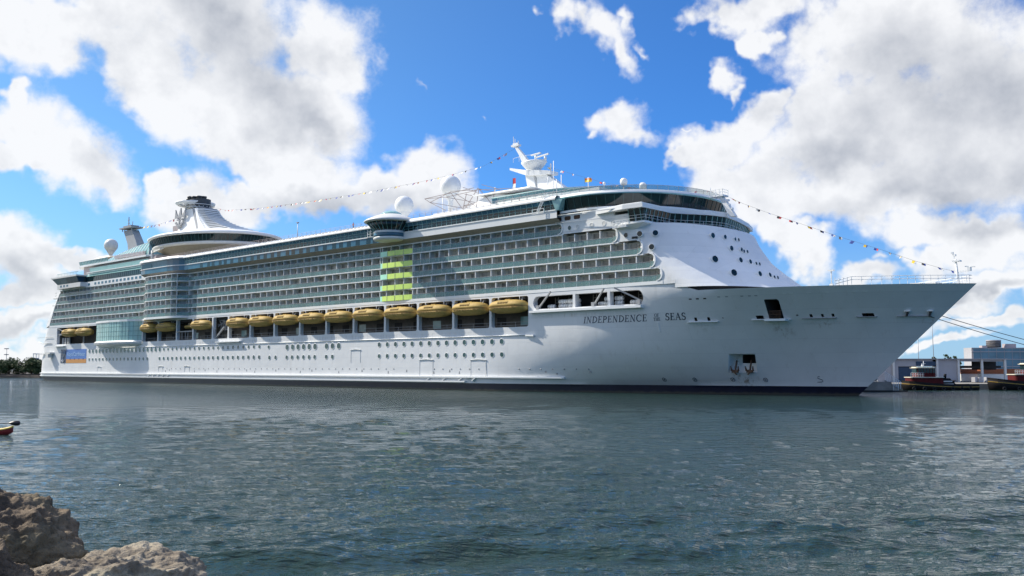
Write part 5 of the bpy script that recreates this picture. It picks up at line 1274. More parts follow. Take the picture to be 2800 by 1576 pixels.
# ------------------------------------------------------------------ people on deck
def person(label, at, rz, shirt, trousers, pose=None, zs=(1.70, 1.48, .9)):
    root = thing('person', label, 'person', at, rz)
    V = pose or [(0, 0, .92), (0, 0, 1.15), (0, 0, 1.38), (0, 0, 1.50), (0, .01, 1.58), (0, .02, 1.68), (0, .01, 1.76),
         (-.10, 0, .88), (-.11, .02, .48), (-.11, -.02, .08), (-.11, .12, .04), (.10, 0, .88), (.11, -.02, .48), (.11, -.04, .08), (.11, .10, .04),
         (-.20, 0, 1.40), (-.27, .03, 1.14), (-.23, .24, 1.02), (-.20, .33, 1.0), (.20, 0, 1.40), (.27, .03, 1.14), (.23, .24, 1.02), (.20, .33, 1.0)]
    Ed = [(0, 1), (1, 2), (2, 3), (3, 4), (4, 5), (5, 6), (0, 7), (7, 8), (8, 9), (9, 10), (0, 11), (11, 12), (12, 13), (13, 14), (2, 15), (15, 16), (16, 17), (17, 18), (2, 19), (19, 20), (20, 21), (21, 22)]
    Rr = [.15, .14, .16, .07, .075, .105, .06, .09, .065, .045, .04, .09, .065, .045, .04, .07, .05, .038, .04, .07, .05, .038, .04]
    me = bpy.data.meshes.new('body'); me.from_pydata(V, Ed, []); o = bpy.data.objects.new('body', me); COL.objects.link(o)
    md = o.modifiers.new('skin', 'SKIN')
    for i, sv in enumerate(me.skin_vertices[0].data): sv.radius = (Rr[i], Rr[i]); sv.use_root = (i == 0)
    o.modifiers.new('sub', 'SUBSURF').levels = 2
    dg = bpy.context.evaluated_depsgraph_get(); me2 = bpy.data.meshes.new_from_object(o.evaluated_get(dg)); bpy.data.objects.remove(o)
    for mm in ('skin', shirt, trousers, 'hair'): me2.materials.append(MAT[mm])
    for p_ in me2.polygons:
        z = p_.center.z; p_.use_smooth = True
        p_.material_index = 3 if z > zs[0] else 0 if z > zs[1] or (p_.center.y > .2 and z > zs[2] and not pose) else 1 if z > zs[2] else 2
    me2.name = 'body'; put('body', me2, root)
material('skin', (.42, .25, .18), .5); material('hair', (.05, .03, .02), .6); material('shirt_dark', (.10, .06, .06), .8); material('shirt_red', (.35, .10, .08), .8); material('trousers', (.05, .05, .07), .8)
person('person in dark clothes standing at the track rail aft of the glass pod', to_world(192.3, -.3, 37.75), SHIP_RZ+math.pi, 'shirt_red', 'trousers')
person('person in black standing at the rounded forward end of the raft deck', to_world(275.0, 2.0, 16.1), SHIP_RZ+math.pi, 'shirt_dark', 'trousers')

# ------------------------------------------------------------------ water
def water_material():
    m = bpy.data.materials.new('water'); m.use_nodes = True; t = NT(m.node_tree); b = t.n['Principled BSDF']
    b.inputs['Base Color'].default_value = (.015, .037, .030, 1); b.inputs['Roughness'].default_value = .05; b.inputs['IOR'].default_value = 1.33
    tc = t.node('ShaderNodeTexCoord').outputs['Object']
    def stretched(sx, rot):
        mp = t.node('ShaderNodeMapping'); t.link(tc, mp.inputs[0]); mp.inputs[2].default_value = (0, 0, R(rot)); mp.inputs[3].default_value = (sx, 1.0, 1); return mp.outputs[0]
    n1 = t.noise(stretched(.5, 14), 6.5, 3, .62, .3); n2 = t.noise(stretched(.42, 9), 2.3, 4, .62, .4); n4 = t.noise(stretched(.34, 5), .75, 4, .6, .3)
    n3 = t.noise(tc, .035, 3, .5)
    gust = t.lin(n3, .35, .65, .7, 1.2)
    h = t.math('MULTIPLY_ADD', n1, .05, t.math('MULTIPLY_ADD', n2, .20, t.math('MULTIPLY', n4, .52)))
    h = t.math('MULTIPLY', h, gust)
    bn = t.node('ShaderNodeBump'); bn.inputs['Strength'].default_value = 1.0; bn.inputs['Distance'].default_value = .8
    t.link(h, bn.inputs['Height']); t.link(bn.outputs[0], b.inputs['Normal'])
    MAT['water'] = m
water_material()
def build_water():
    rs = [9.0]
    while rs[-1] < 420: rs.append(rs[-1]+max(.08, .00009*rs[-1]**2))
    while rs[-1] < 40000: rs.append(rs[-1]*1.12)
    rs = np.array(rs); A0 = R(54); na = 1240
    th = np.concatenate([np.linspace(-A0, A0, na), np.linspace(A0, 2*math.pi-A0, 48)[1:-1]])
    Rg, T = np.meshgrid(rs, th, indexing='ij'); X = Rg*np.sin(T); Y = Rg*np.cos(T); Z = np.zeros_like(X)
    dr = np.gradient(rs)[:, None]; da = rs[:, None]*(2*A0/na); sp = np.maximum(dr, da)
    rng = np.random.default_rng(5)
    for i in range(130):
        lam = float(np.exp(rng.uniform(math.log(.30), math.log(4.2)))); k = 2*math.pi/lam
        ang = R(100)+rng.normal(0, .6); amp = .0037*lam**.6*rng.uniform(.5, 1.3); ph = rng.uniform(0, 6.28)
        fade = np.clip((lam/np.maximum(sp, 1e-3)-2.5)/2.5, 0, 1)*np.clip((900-Rg)/700, 0, 1)
        c = k*(X*math.cos(ang)+Y*math.sin(ang))+ph+.6*np.sin(.21*X+.13*Y+ph)
        Z += amp*fade*(np.sin(c)+.22*np.sin(2*c+.4))
    # wake of a passing boat: two low swells running across the near water
    for (x0, y0, ang, lam, amp, w) in ((2, 25.5, R(101), 3.4, .19, 2.0), (7, 30, R(99), 3.8, .12, 2.4), (-2, 38, R(97), 5.0, .07, 3.4)):
        dd = (X-x0)*math.cos(ang)+(Y-y0)*math.sin(ang); al = (X-x0)*math.sin(ang)-(Y-y0)*math.cos(ang)
        dd = dd+.5*np.sin(.35*al)+.25*np.sin(.9*al+1)
        Z += amp*np.cos(2*math.pi*dd/lam)*np.exp(-(dd/w)**2)*np.exp(-(al/14)**4)*(1+.3*np.sin(1.3*al))
    mask = np.ones_like(T); mask[:, na:] = 0; Z *= mask*np.clip((A0-np.abs(np.where(T > math.pi, 0, T)))/R(3), 0, 1)*(Rg < 1200)
    nr, nt = X.shape; co = np.stack([X, Y, Z], -1).reshape(-1, 3)
    i0 = np.arange(nr-1)[:, None]*nt+np.arange(nt)[None, :]; i1 = np.arange(nr-1)[:, None]*nt+(np.arange(nt)[None, :]+1) % nt
    f = np.stack([i0, i1, i1+nt, i0+nt], -1).reshape(-1, 4)[:, ::-1]
    centre = len(co); co = np.vstack([co, [[0, 0, 0]]])
    tri = np.stack([np.full(nt, centre), (np.arange(nt)+1) % nt, np.arange(nt)], -1)
    me = bpy.data.meshes.new('water'); nl = f.size+tri.size; me.vertices.add(len(co)); me.vertices.foreach_set('co', co.astype(np.float32).ravel())
    me.loops.add(nl); me.loops.foreach_set('vertex_index', np.concatenate([f.ravel(), tri.ravel()]).astype(np.int32))
    np_ = len(f)+len(tri); me.polygons.add(np_)
    st = np.concatenate([np.arange(len(f))*4, len(f)*4+np.arange(len(tri))*3]); tot = np.concatenate([np.full(len(f), 4), np.full(len(tri), 3)])
    me.polygons.foreach_set('loop_start', st.astype(np.int32)); me.polygons.foreach_set('loop_total', tot.astype(np.int32))
    me.polygons.foreach_set('use_smooth', np.ones(np_, bool)); me.update(); me.validate(); me.materials.append(MAT['water'])
    tag(put('water', me), kind='structure')
build_water()

# ------------------------------------------------------------------ shore under the camera and its boulders
material('shore_earth', (.16, .13, .10), .9, noise_amt=.4, noise_scale=1.5, bump=.6)
m = MB(); g = []
xs = [-40+2*i for i in range(41)]; ys = [-25+1.2*i for i in range(34)]
for y in ys:
    for x in xs: g.append((x, y, (3.0 if y < 0 else 3.0-.235*y)-.02*abs(x)-.0+.12*mnoise.noise(Vector((x*.5, y*.5, 0)))))
nx = len(xs); m.add(g, [(j*nx+i, j*nx+i+1, j*nx+nx+i+1, j*nx+nx+i) for j in range(len(ys)-1) for i in range(nx-1)], 0, True); tag(m.build('shore', 'shore_earth'), kind='structure')

def rock_material(name, base, dark, moss):
    m = bpy.data.materials.new(name); m.use_nodes = True; t = NT(m.node_tree); b = t.n['Principled BSDF']; b.inputs['Roughness'].default_value = .88
    b.inputs['Specular IOR Level'].default_value = .25
    tc = t.node('ShaderNodeTexCoord').outputs['Object']
    n1 = t.noise(tc, 1.6, 6, .65); n2 = t.noise(tc, 9, 6, .65); n3 = t.noise(tc, .9, 3, .5)
    c = t.mix(t.smooth(n1, .38, .64), dark, base); c = t.mix(t.math('MULTIPLY', t.smooth(n3, .50, .66), .6), c, moss); c = t.mix(1.0, c, t.lin(n2, .3, .7, .72, 1.2), 'MULTIPLY')
    t.link(c, b.inputs['Base Color'])
    v = t.node('ShaderNodeTexVoronoi', feature='SMOOTH_F1'); t.link(tc, v.inputs['Vector']); v.inputs['Scale'].default_value = 11
    h = t.math('ADD', t.math('MULTIPLY', n2, .7), t.math('MULTIPLY', v.outputs['Distance'], .5))
    bn = t.node('ShaderNodeBump'); bn.inputs['Strength'].default_value = 1; bn.inputs['Distance'].default_value = .09; t.link(h, bn.inputs['Height']); t.link(bn.outputs[0], b.inputs['Normal'])
    MAT[name] = m
rock_material('rock_brown', (.225, .17, .115), (.075, .056, .040), (.15, .135, .08)); rock_material('rock_pale', (.40, .34, .25), (.17, .14, .105), (.30, .30, .20))
def boulder(label, c, r, mat, seed, rough=.3, rot=0.):
    bm = bmesh.new(); bmesh.ops.create_icosphere(bm, subdivisions=7 if seed < 4 else 5, radius=1); off = Vector((seed*7.3, seed*3.1, seed*5.7))
    for v in bm.verts:
        p = v.co.copy(); n = p.normalized()
        d = mnoise.fractal(p*1.1+off, 1.0, 2.1, 3)*rough*.75
        rg = 1-abs(mnoise.noise(p*2.3+off*1.3)); d += (rg**3-.45)*rough*.45
        d += mnoise.fractal(p*5+off, .8, 2.1, 4)*rough*.26
        pit = mnoise.voronoi(p*4.2+off)[0][0]; d -= max(0, .26-pit)*rough*.9
        pit = mnoise.voronoi(p*10+off)[0][0]; d -= max(0, .30-pit)*rough*.42
        pit = mnoise.voronoi(p*19+off)[0][0]; d -= max(0, .32-pit)*rough*.26
        d += mnoise.fractal(p*14+off, .7, 2.1, 3)*rough*.13
        q = n*(1+d); v.co = (q.x*r[0], q.y*r[1], q.z*r[2])
    me = bpy.data.meshes.new('boulder'); bm.to_mesh(me); bm.free(); me.materials.append(MAT[mat])
    for p_ in me.polygons: p_.use_smooth = True
    o = put('boulder', me); o.location = c; o.rotation_euler = (0, 0, rot); return tag(o, label, 'rock', 'boulders on the near shore')
boulder('large dark brown pitted boulder rising at the edge of the view above the water', (-4.1, 7.6, 2.95), (.80, .8, .74), 'rock_brown', 1, .24, .4)
boulder('smaller dark brown boulder low in front of the large one', (-3.55, 6.3, 2.98), (.52, .5, .56), 'rock_brown', 2, .24, 1.1)
boulder('pale tan flat boulder with rough crest, lowest in the view', (-2.93, 6.9, 2.94), (.80, .7, .46), 'rock_pale', 3, .26, .2)
boulder('grey boulder bedded in the bank under the pale one', (-1.6, 5.6, 1.7), (1.0, .9, .6), 'rock_pale', 4, .25, .9)

# ------------------------------------------------------------------ kayak at the edge of the view
material('kayak_red', (.30, .03, .03), .3, coat=.3); material('kayak_yellow', (.80, .55, .05), .3, coat=.3); material('paddle_black', (.015, .012, .016), .35)
KX, KY = -35.05, 67.5
root = thing('kayak', 'red and yellow kayak showing only its upturned end at the edge of the view', 'kayak', (KX-1.95, KY+.4, .02), R(-12)); root.scale = (.78, 1, 1)
m = MB(); q = MB(); xs = [-2.6+5.2*i/24 for i in range(25)]
def ksec(x):
    u = abs(x)/2.62; w = .40*(1-u**2.2)**.8+.015; top = .30+.24*u**3; keel = -.12+.30*u**5; return w, top, keel
m.loft([[(x, -w, t_), (x, -w*.93, t_-.14), (x, -w*.55, k_+.05), (x, 0, k_), (x, w*.55, k_+.05), (x, w*.93, t_-.14), (x, w, t_)] for x, (w, t_, k_) in [(x, ksec(x)) for x in xs]], 0, True, False, True, True); m.build('hull', 'kayak_red', root)
q.loft([[(x, -w-.015, t_-.03), (x, -w-.01, t_+.04), (x, -w*.5, t_+.09), (x, 0, t_+.11), (x, w*.5, t_+.09), (x, w+.01, t_+.04), (x, w+.015, t_-.03)] for x, (w, t_, k_) in [(x, ksec(x)) for x in xs]], 0, True, False, True, True); q.build('deck', 'kayak_yellow', root)
m = MB(); m.lathe([(.34, .42), (.40, .44), (.38, .50), (.30, .50), (.28, .40)], (-.3, 0, 0), 24, 1.5, .85); m.build('cockpit_rim', 'paddle_black', root)
m = MB(); m.tube([(2.35, 0, .52), (2.5, 0, .6), (2.6, 0, .52)], .025, 5); m.build('carry_toggle', 'paddle_black', root)
root = thing('paddle', 'black double paddle held level above the kayak with one blade in view', 'paddle', (KX+.05, KY-.3, .83), R(4))
m = MB(); m.tube([(-4.3, 0, -.05), (-.62, 0, 0), (-.1, 0, .02)], .022, 8); m.build('shaft', 'paddle_black', root)
def blade(x0, d):
    m = MB(); pr = [(0, .03), (.08, .05), (.2, .12), (.4, .17), (.6, .175), (.72, .15), (.78, .09)]
    up_ = [(x0+d*x, -.02, w) for x, w in pr]; lo_ = [(x0+d*x, .02*0, -w*.9) for x, w in pr]
    m.loft([[(x0+d*x, -.015-.04*x, w*.9+.02), (x0+d*x, .012, 0), (x0+d*x, -.015-.04*x, -w*.95), (x0+d*x, -.05, 0)] for x, w in pr], 0, True, True, True, True); m.build('blade', 'paddle_black', root)
blade(-.18, 1); blade(-4.25, -1)
hp = lambda k: (k*.9-.05, -.42, .80)
person('person seated in the red kayak holding the black paddle, just out of view', (KX-2.05, KY+.15, 0), R(2), 'shirt_red', 'trousers',
       [(0, .05, .30), (0, .04, .52), (0, .0, .78), (0, -.01, .90), (0, -.02, .98), (0, -.04, 1.08), (0, -.03, 1.16), (-.1, .02, .28), (-.30, -.12, .40), (-.55, -.1, .26), (-.62, -.12, .30), (.1, .02, .28), (.30, -.12, .40), (.55, -.1, .26), (.62, -.12, .30),
        (-.2, .0, .80), (-.33, -.18, .66), hp(-.42), hp(-.38), (.2, .0, .80), (.33, -.18, .66), hp(.42), hp(.38)], (1.10, .88, .32))

# ------------------------------------------------------------------ far bank behind the stern
material('leaf_dark', (.050, .080, .022), .7, noise_amt=.5, noise_scale=.5); material('leaf_mid', (.085, .125, .035), .7, noise_amt=.5, noise_scale=.5); material('bark', (.10, .075, .05), .9, noise_amt=.3)
material('bank_stone', (.055, .045, .035), .9, noise_amt=.5, noise_scale=.8, bump=.6)
m = MB(); g = []; rows = [(0, -.6), (1.2, .7), (2.8, 1.3), (5, 1.6), (60, 2.2), (200, 2.2)]
xs = [-420+5*i for i in range(59)]
for dy, z in rows:
    for x in xs: g.append((x, 457+dy+2*mnoise.noise(Vector((x*.03, 0, 0))), z+.45*mnoise.noise(Vector((x*.4, dy, 1)))*(1 if dy < 6 else 0)))
nx = len(xs); m.add(g, [(j*nx+i, j*nx+i+1, j*nx+nx+i+1, j*nx+nx+i) for j in range(len(rows)-1) for i in range(nx-1)], 0, False); tag(m.build('far_bank', 'bank_stone'), kind='structure')
def tree(label, x, y, h, w, seed, group='trees on the far bank', leaves=120):
    random.seed(seed); root = thing('mangrove_tree', label, 'tree', (x, y, 1.4), 0, group)
    m = MB()
    for k in range(4): m.tube([(random.uniform(-.5, .5), random.uniform(-.4, .4), -.4), (random.uniform(-1, 1)*w*.12, 0, h*.35), (random.uniform(-1, 1)*w*.3, random.uniform(-1, 1), h*.7)], .22, 6, r2=.07)
    m.build('trunk', 'bark', root)
    lumps = [(random.uniform(-.42, .42)*w, random.uniform(-.3, .3)*w, h*random.uniform(.18, .86), random.uniform(.14, .24)*w) for _ in range(13)]
    m = MB()
    for (lx, ly, lz, lr) in lumps:
        for _ in range(leaves):
            d = Vector((random.gauss(0, 1), random.gauss(0, 1), random.gauss(0, 1))).normalized()*(lr*random.random()**.35); d.z *= .75
            c = Vector((lx, ly, lz))+d
            if c.z < .1: c.z = random.uniform(.1, 1.0)
            u = Vector((random.gauss(0, 1), random.gauss(0, 1), random.gauss(0, .6))).normalized(); v = u.cross(Vector((random.gauss(0, 1), random.gauss(0, 1), random.gauss(0, 1)))).normalized(); s = random.uniform(.22, .5)
            m.add([c-u*s, c+v*s*.7, c+u*s, c-v*s*.7], [(0, 1, 2, 3)], random.choice((0, 0, 1)))
    m.build('crown', ['leaf_dark', 'leaf_mid'], root, fix=False)
TL = ['tall dark mangrove tree on the far bank at the edge of the view', 'low rounded mangrove in the gap second from the edge of the view', 'bushy mangrove in the middle of the clump on the far bank', 'tallest mangrove of the clump, flat topped, beyond the water', 'mangrove with a ragged crown next to the tallest one', 'mangrove closest to the ship stern on the far bank', 'mangrove half hidden behind the ship stern', 'outlying mangrove hidden deeper behind the ship stern']
for i, (px, h, w) in enumerate(((8, 8.0, 11), (30, 6.6, 10), (52, 8.0, 11), (70, 8.8, 12), (90, 8.4, 11), (105, 6.2, 9), (122, 6.5, 9), (140, 6, 9))):
    y = 464+(i % 3)*2.5; tree(TL[i], (px-1400)/2606*y, y, h, w, 20+i)
for i, px in enumerate((-18, -45)): tree(['mangrove just outside the edge of the view, taller', 'mangrove just outside the edge of the view, farther out'][i], (px-1400)/2606*466, 466, 7.5, 11, 40+i)
def pole(name, label, cat, px, y, ztop, r, group=None, heads=False):
    x = (px-1400)/2606*y; root = thing(name, label, cat, (x, y, 1.3), 0, group); m = MB(); m.tube([(0, 0, 0), (0, 0, ztop-1.3)], r, 6, r2=r*.6); m.build('pole', 'steel', root)
    if heads:
        for k in (0, -3.2):
            m = MB(); m.box(-1.1, 1.1, -.15, .15, ztop-1.3+k-.1, ztop-1.3+k+.1)
            for q in (-.9, -.3, .3, .9): m.box(q-.22, q+.22, -.5, .1, ztop-1.3+k-.2, ztop-1.3+k+.25)
            m.build('lamp_head', 'grey_paint', root)
    else:
        m = MB(); m.box(-.3, .3, -.2, .2, ztop-1.4, ztop-1.2); m.build('cap', 'steel', root)
pole('light_mast', 'tall floodlight mast rising behind the mangroves', 'light mast', 21, 520, 15, .2, heads=True)
for px, z, lab in ((33, 10.3, 'thin pole beside the floodlight mast behind the mangroves'), (76, 10.3, 'thin pole above the tallest mangrove'), (83, 10.0, 'thin pole nearest the ship stern behind the mangroves')): pole('pole', lab, 'pole', px, 520, z, .12, 'thin poles behind the mangroves')
root = thing('harbour_cabin', 'small white framed glass cabin standing just astern of the ship', 'cabin', ((102-1400)/2606*476, 476, 1.5), R(-20)); material('cabin_glass', (.10, .14, .24), .1)
m = MB(); m.box(-.9, .9, -.9, .9, 4.9, 5.2); m.box(-1.1, 1.1, -1.1, 1.1, 9.9, 10.3)
for sx in (-.85, .85):
    for sy in (-.85, .85): m.bar((sx, sy, -2), (sx, sy, 10), .22)
m.build('frame', 'white', root); m = MB(); m.box(-.8, .8, -.8, .8, 5.2, 8.0); m.build('glazing', 'cabin_glass', root)

# ------------------------------------------------------------------ quay, shed and tugs beyond the bow
material('concrete', (.27, .25, .22), .9, noise_amt=.3, noise_scale=.6, bump=.3, streak=.5); material('asphalt', (.06, .06, .06), .9, noise_amt=.2)
material('shed_wall', (.40, .40, .42), .7, noise_amt=.12, noise_scale=.4, streak=.3); material('shed_trim', (.34, .34, .37), .6); material('shed_door', (.030, .060, .11), .5, noise_amt=.2)
material('container_orange', (.30, .095, .035), .6, noise_amt=.2, noise_scale=.8, streak=.3); material('office_glass', (.10, .20, .28), .08, noise_amt=.35, noise_scale=.2)
material('tug_black', (.014, .012, .012), .7, spec=.2, noise_amt=.3); material('tug_red', (.10, .010, .010), .7, spec=.2, noise_amt=.2); material('tug_bright', (.30, .035, .025), .45); material('tug_cream', (.70, .66, .52), .5, noise_amt=.1); material('tug_yellow', (.45, .28, .05), .5); material('tyre', (.02, .02, .02), .9)
m = MB(); m.box(62, 420, 208.5, 520, -2, 1.2); tag(m.build('quay', 'concrete'), kind='structure')
root = thing('pier', 'weathered concrete pier end with dark tide mark, just past the bow', 'pier', (72.3, 194, 0))
m = MB(); m.hexa([(-5.2, -5.9, -2), (3.0, -5.9, -2), (3.0, 16, -2), (-9, 16, -2), (-3.9, -5.5, 1.95), (2.4, -5.5, 1.95), (2.4, 16, 1.95), (-9, 16, 1.95)]); m.build('block', 'concrete', root)
m = MB(); m.box(-6, 5.3, -6.3, -5.0, -.6, .28); m.build('fender_beam', 'tyre', root)
m = MB()
for o in (0, 1.0): m.bar((2.5+o, -6.1, .2), (2.5+o, -6.1, 1.9), .08)
for i in range(5): m.bar((2.5, -6.1, .35+.38*i), (3.5, -6.1, .35+.38*i), .07)
m.build('ladder', 'white', root)
root = thing('gangway', 'short white railed gangway sloping from the pier down to the water', 'gangway', (76.3, 191, 0), 0)
m = MB(); m.bar((-2.0, 0, 2.2), (1.0, 0, .5), .8, .12); m.build('tread', 'grey_paint', root)
m = MB()
for i in range(9): t = i/8; m.bar((-2+3*t, -.45, 2.2-1.7*t), (-2+3*t, -.45, 3.9-1.9*t), .07)
m.bar((-2, -.45, 3.9), (1, -.45, 2.0), .08); m.build('handrail', 'white', root)
root = thing('mooring_winch', 'white mooring winch drum on top of the pier end', 'winch', (71.6, 190, 1.95), R(20))
m = MB()
for x in (-.6, .6): m.lathe([(.01, x-.05), (.75, x-.05), (.75, x+.05), (.01, x+.05)], n=16); 
q = MB(); q.v = [(z, x, y+.85) for x, y, z in m.v]; q.f = m.f; q.m = m.m; q.sm = m.sm; q.build('flange', 'white', root)
m = MB(); m.tube([(-.6, 0, .85), (.6, 0, .85)], .4, 12); m.build('drum', 'off_white', root); m = MB(); m.box(-1.5, -.8, -.5, .5, 0, .6); m.build('motor', 'white', root)
# shed
YS = 231.; X = lambda px, y=YS: (px-1400)/2606*y
root = thing('warehouse', 'long white quay warehouse with blue doors and two open bays', 'warehouse', (X(2530), YS, 1.2))
bx = X(2530); m = MB(); W = lambda a, b, z0, z1, mi=0, y0=0, y1=.3: m.box(X(a)-bx, X(b)-bx, y0, y1, z0-1.2, z1-1.2, mi)
W(2395, 2451, 1.2, 6.6); W(2451, 2556, 5.0, 6.6); W(2547, 2617, 1.2, 6.6); W(2617, 2748, 6.2, 6.75); W(2451, 2452.5, 1.2, 5); W(2556, 2557, 1.2, 5)
m.build('wall', 'shed_wall', root)
m = MB(); m.box(X(2395)-bx, X(2748)-bx, -.6, 26, 5.5, 5.7); m.build('roof', 'shed_trim', root)
for p_ in (2439, 2558, 2616, 2680, 2743):
    m = MB(); m.box(X(p_)-bx-.25, X(p_)-bx+.25, -.35, .1, 0, 5.5); m.build('column', 'off_white', root)
m = MB(); m.box(X(2452)-bx, X(2547)-bx, .1, .2, 0, 3.6); m.build('door', 'shed_door', root); m = MB(); m.box(X(2501)-bx, X(2556)-bx, -.1, .05, 4.0, 5.0); m.build('shutter', 'shed_door', root)
for q in ((2395, 2617, 24, 24.4, 0, 5.4), (2617, 2645, 6, 6.3, 0, 5.4), (2617, 2750, 3, 3.5, 3.4, 4.0), (2682, 2748, 5, 5.4, 3.0, 5.4)):  # near-black backing puts the shed's inner shade into the colour
    m = MB(); m.box(X(q[0])-bx, X(q[1])-bx, *q[2:]); m.build('shed_shade_backing', 'dark_recess', root)
cnt = [(2655, 255, 'orange container seen through the first open bay of the warehouse'), (2712, 250, 'orange container seen through the second open bay of the warehouse'), (2765, 252, 'orange container in the open beside the warehouse end')]
for i, (px, y, lab) in enumerate(cnt):
    root = thing('container', lab, 'container', (X(px, y), y, 1.2), 0, 'orange containers behind the warehouse'); m = MB(); m.box(-3.1, 3.1, 0, 2.4, 1.9, 3.2); m.build('box', 'container_orange', root)
    m = MB(); [m.box(-3.0+.4*k, -2.85+.4*k, -.06, .02, 2.0, 3.1) for k in range(15)]; m.build('rib', 'container_orange', root); m = MB(); m.box(-3.1, 3.1, .1, 2.3, 0, 1.9); m.build('plinth', 'off_white', root)
random.seed(9)
for i, px in enumerate((2660, 2672, 2694)):
    root = thing('crate', ['grey crate on the quay inside the first open bay', 'second grey crate beside the bay column', 'grey crate on the quay inside the second open bay'][i], 'crate', (X(px, 226), 226, 1.2), random.random(), 'crates on the quay'); m = MB(); m.box(-.55, .55, -.5, .5, .12, 1.3); m.build('box', 'shed_wall', root); m = MB(); [m.box(-.55, .55, -.5+.4*k, -.35+.4*k, 0, .12) for k in range(3)]; m.build('pallet', 'bark', root)
YO = 305.
root = thing('office_building', 'glass fronted office block with striped floors behind the warehouse', 'office building', (X(2730, YO), YO, 1.2)); bx = X(2730, YO)
m = MB(); m.box(X(2655, YO)-bx, X(2905, YO)-bx, .2, 5.5, 0, 9.9); m.build('wall', 'shed_wall', root)
m = MB(); m.box(X(2658, YO)-bx, X(2905, YO)-bx, 0, .15, .5, 9.7); m.build('glazing', 'office_glass', root)
m = MB()
for z in (3.9, 6.2, 8.6, 9.75): m.box(X(2655, YO)-bx, X(2905, YO)-bx, -.15, .18, z-.1, z+.1)
for k in range(12): m.box(X(2658, YO)-bx+2.5*k-.04, X(2658, YO)-bx+2.5*k+.04, -.08, .1, .5, 9.7)
m.build('mullion', 'shed_trim', root)
m = MB(); m.lathe([(2.2, 10.0), (2.2, 12.0)], (X(2728, YO)-bx, 3, 0), 20, mi=0); m.lathe([(2.25, 12.0), (2.25, 12.4), (.01, 12.4)], (X(2728, YO)-bx, 3, 0), 20, mi=1)
for z in (10.4, 11.0, 11.6): m.lathe([(2.26, z), (2.26, z+.12)], (X(2728, YO)-bx, 3, 0), 20, mi=1)
m.build('rooftop_cooler', ['dark_recess', 'shed_trim'], root); m = MB(); m.box(X(2692, YO)-bx, X(2706, YO)-bx, 2, 4, 9.9, 10.6); m.box(X(2760, YO)-bx, X(2790, YO)-bx, 3, 5, 9.9, 11.2); m.build('rooftop_plant', 'pink_grey', root)
root = thing('street_lamp', 'slender lamp post with a flat head beside the bow, rising over the warehouse roof', 'street lamp', (X(2509, 262), 262, 1.2)); m = MB(); m.tube([(0, 0, 0), (0, 0, 12.2)], .09, 6); m.build('pole', 'steel', root); m = MB(); m.box(-.8, .5, -.2, .2, 12.1, 12.3); m.build('lamp_head', 'white', root)
root = thing('radio_mast', 'tall thin pole rising from behind the warehouse roof', 'mast', (X(2551.5, 262), 262, 1.2)); m = MB(); m.tube([(0, 0, 0), (-.35, 0, 18.5)], .09, 6); m.build('pole', 'steel', root); m = MB(); m.box(-.65, -.1, -.1, .1, 18.3, 18.5); m.build('cap', 'steel', root)
for i, px in enumerate((2557, 2567, 2594, 2611)):
    tree(['tiny bare topped tree behind the warehouse roof next to the thin pole', 'small tree behind the warehouse roof, second from the thin pole', 'largest of the small trees over the warehouse roof', 'small tree behind the warehouse roof next to the office block'][i], X(px, 300), 300, [7.6, 7.8, 8.4, 8.0][i], 2.4+(i == 2)*1.2, 60+i, 'small trees behind the warehouse', 16)

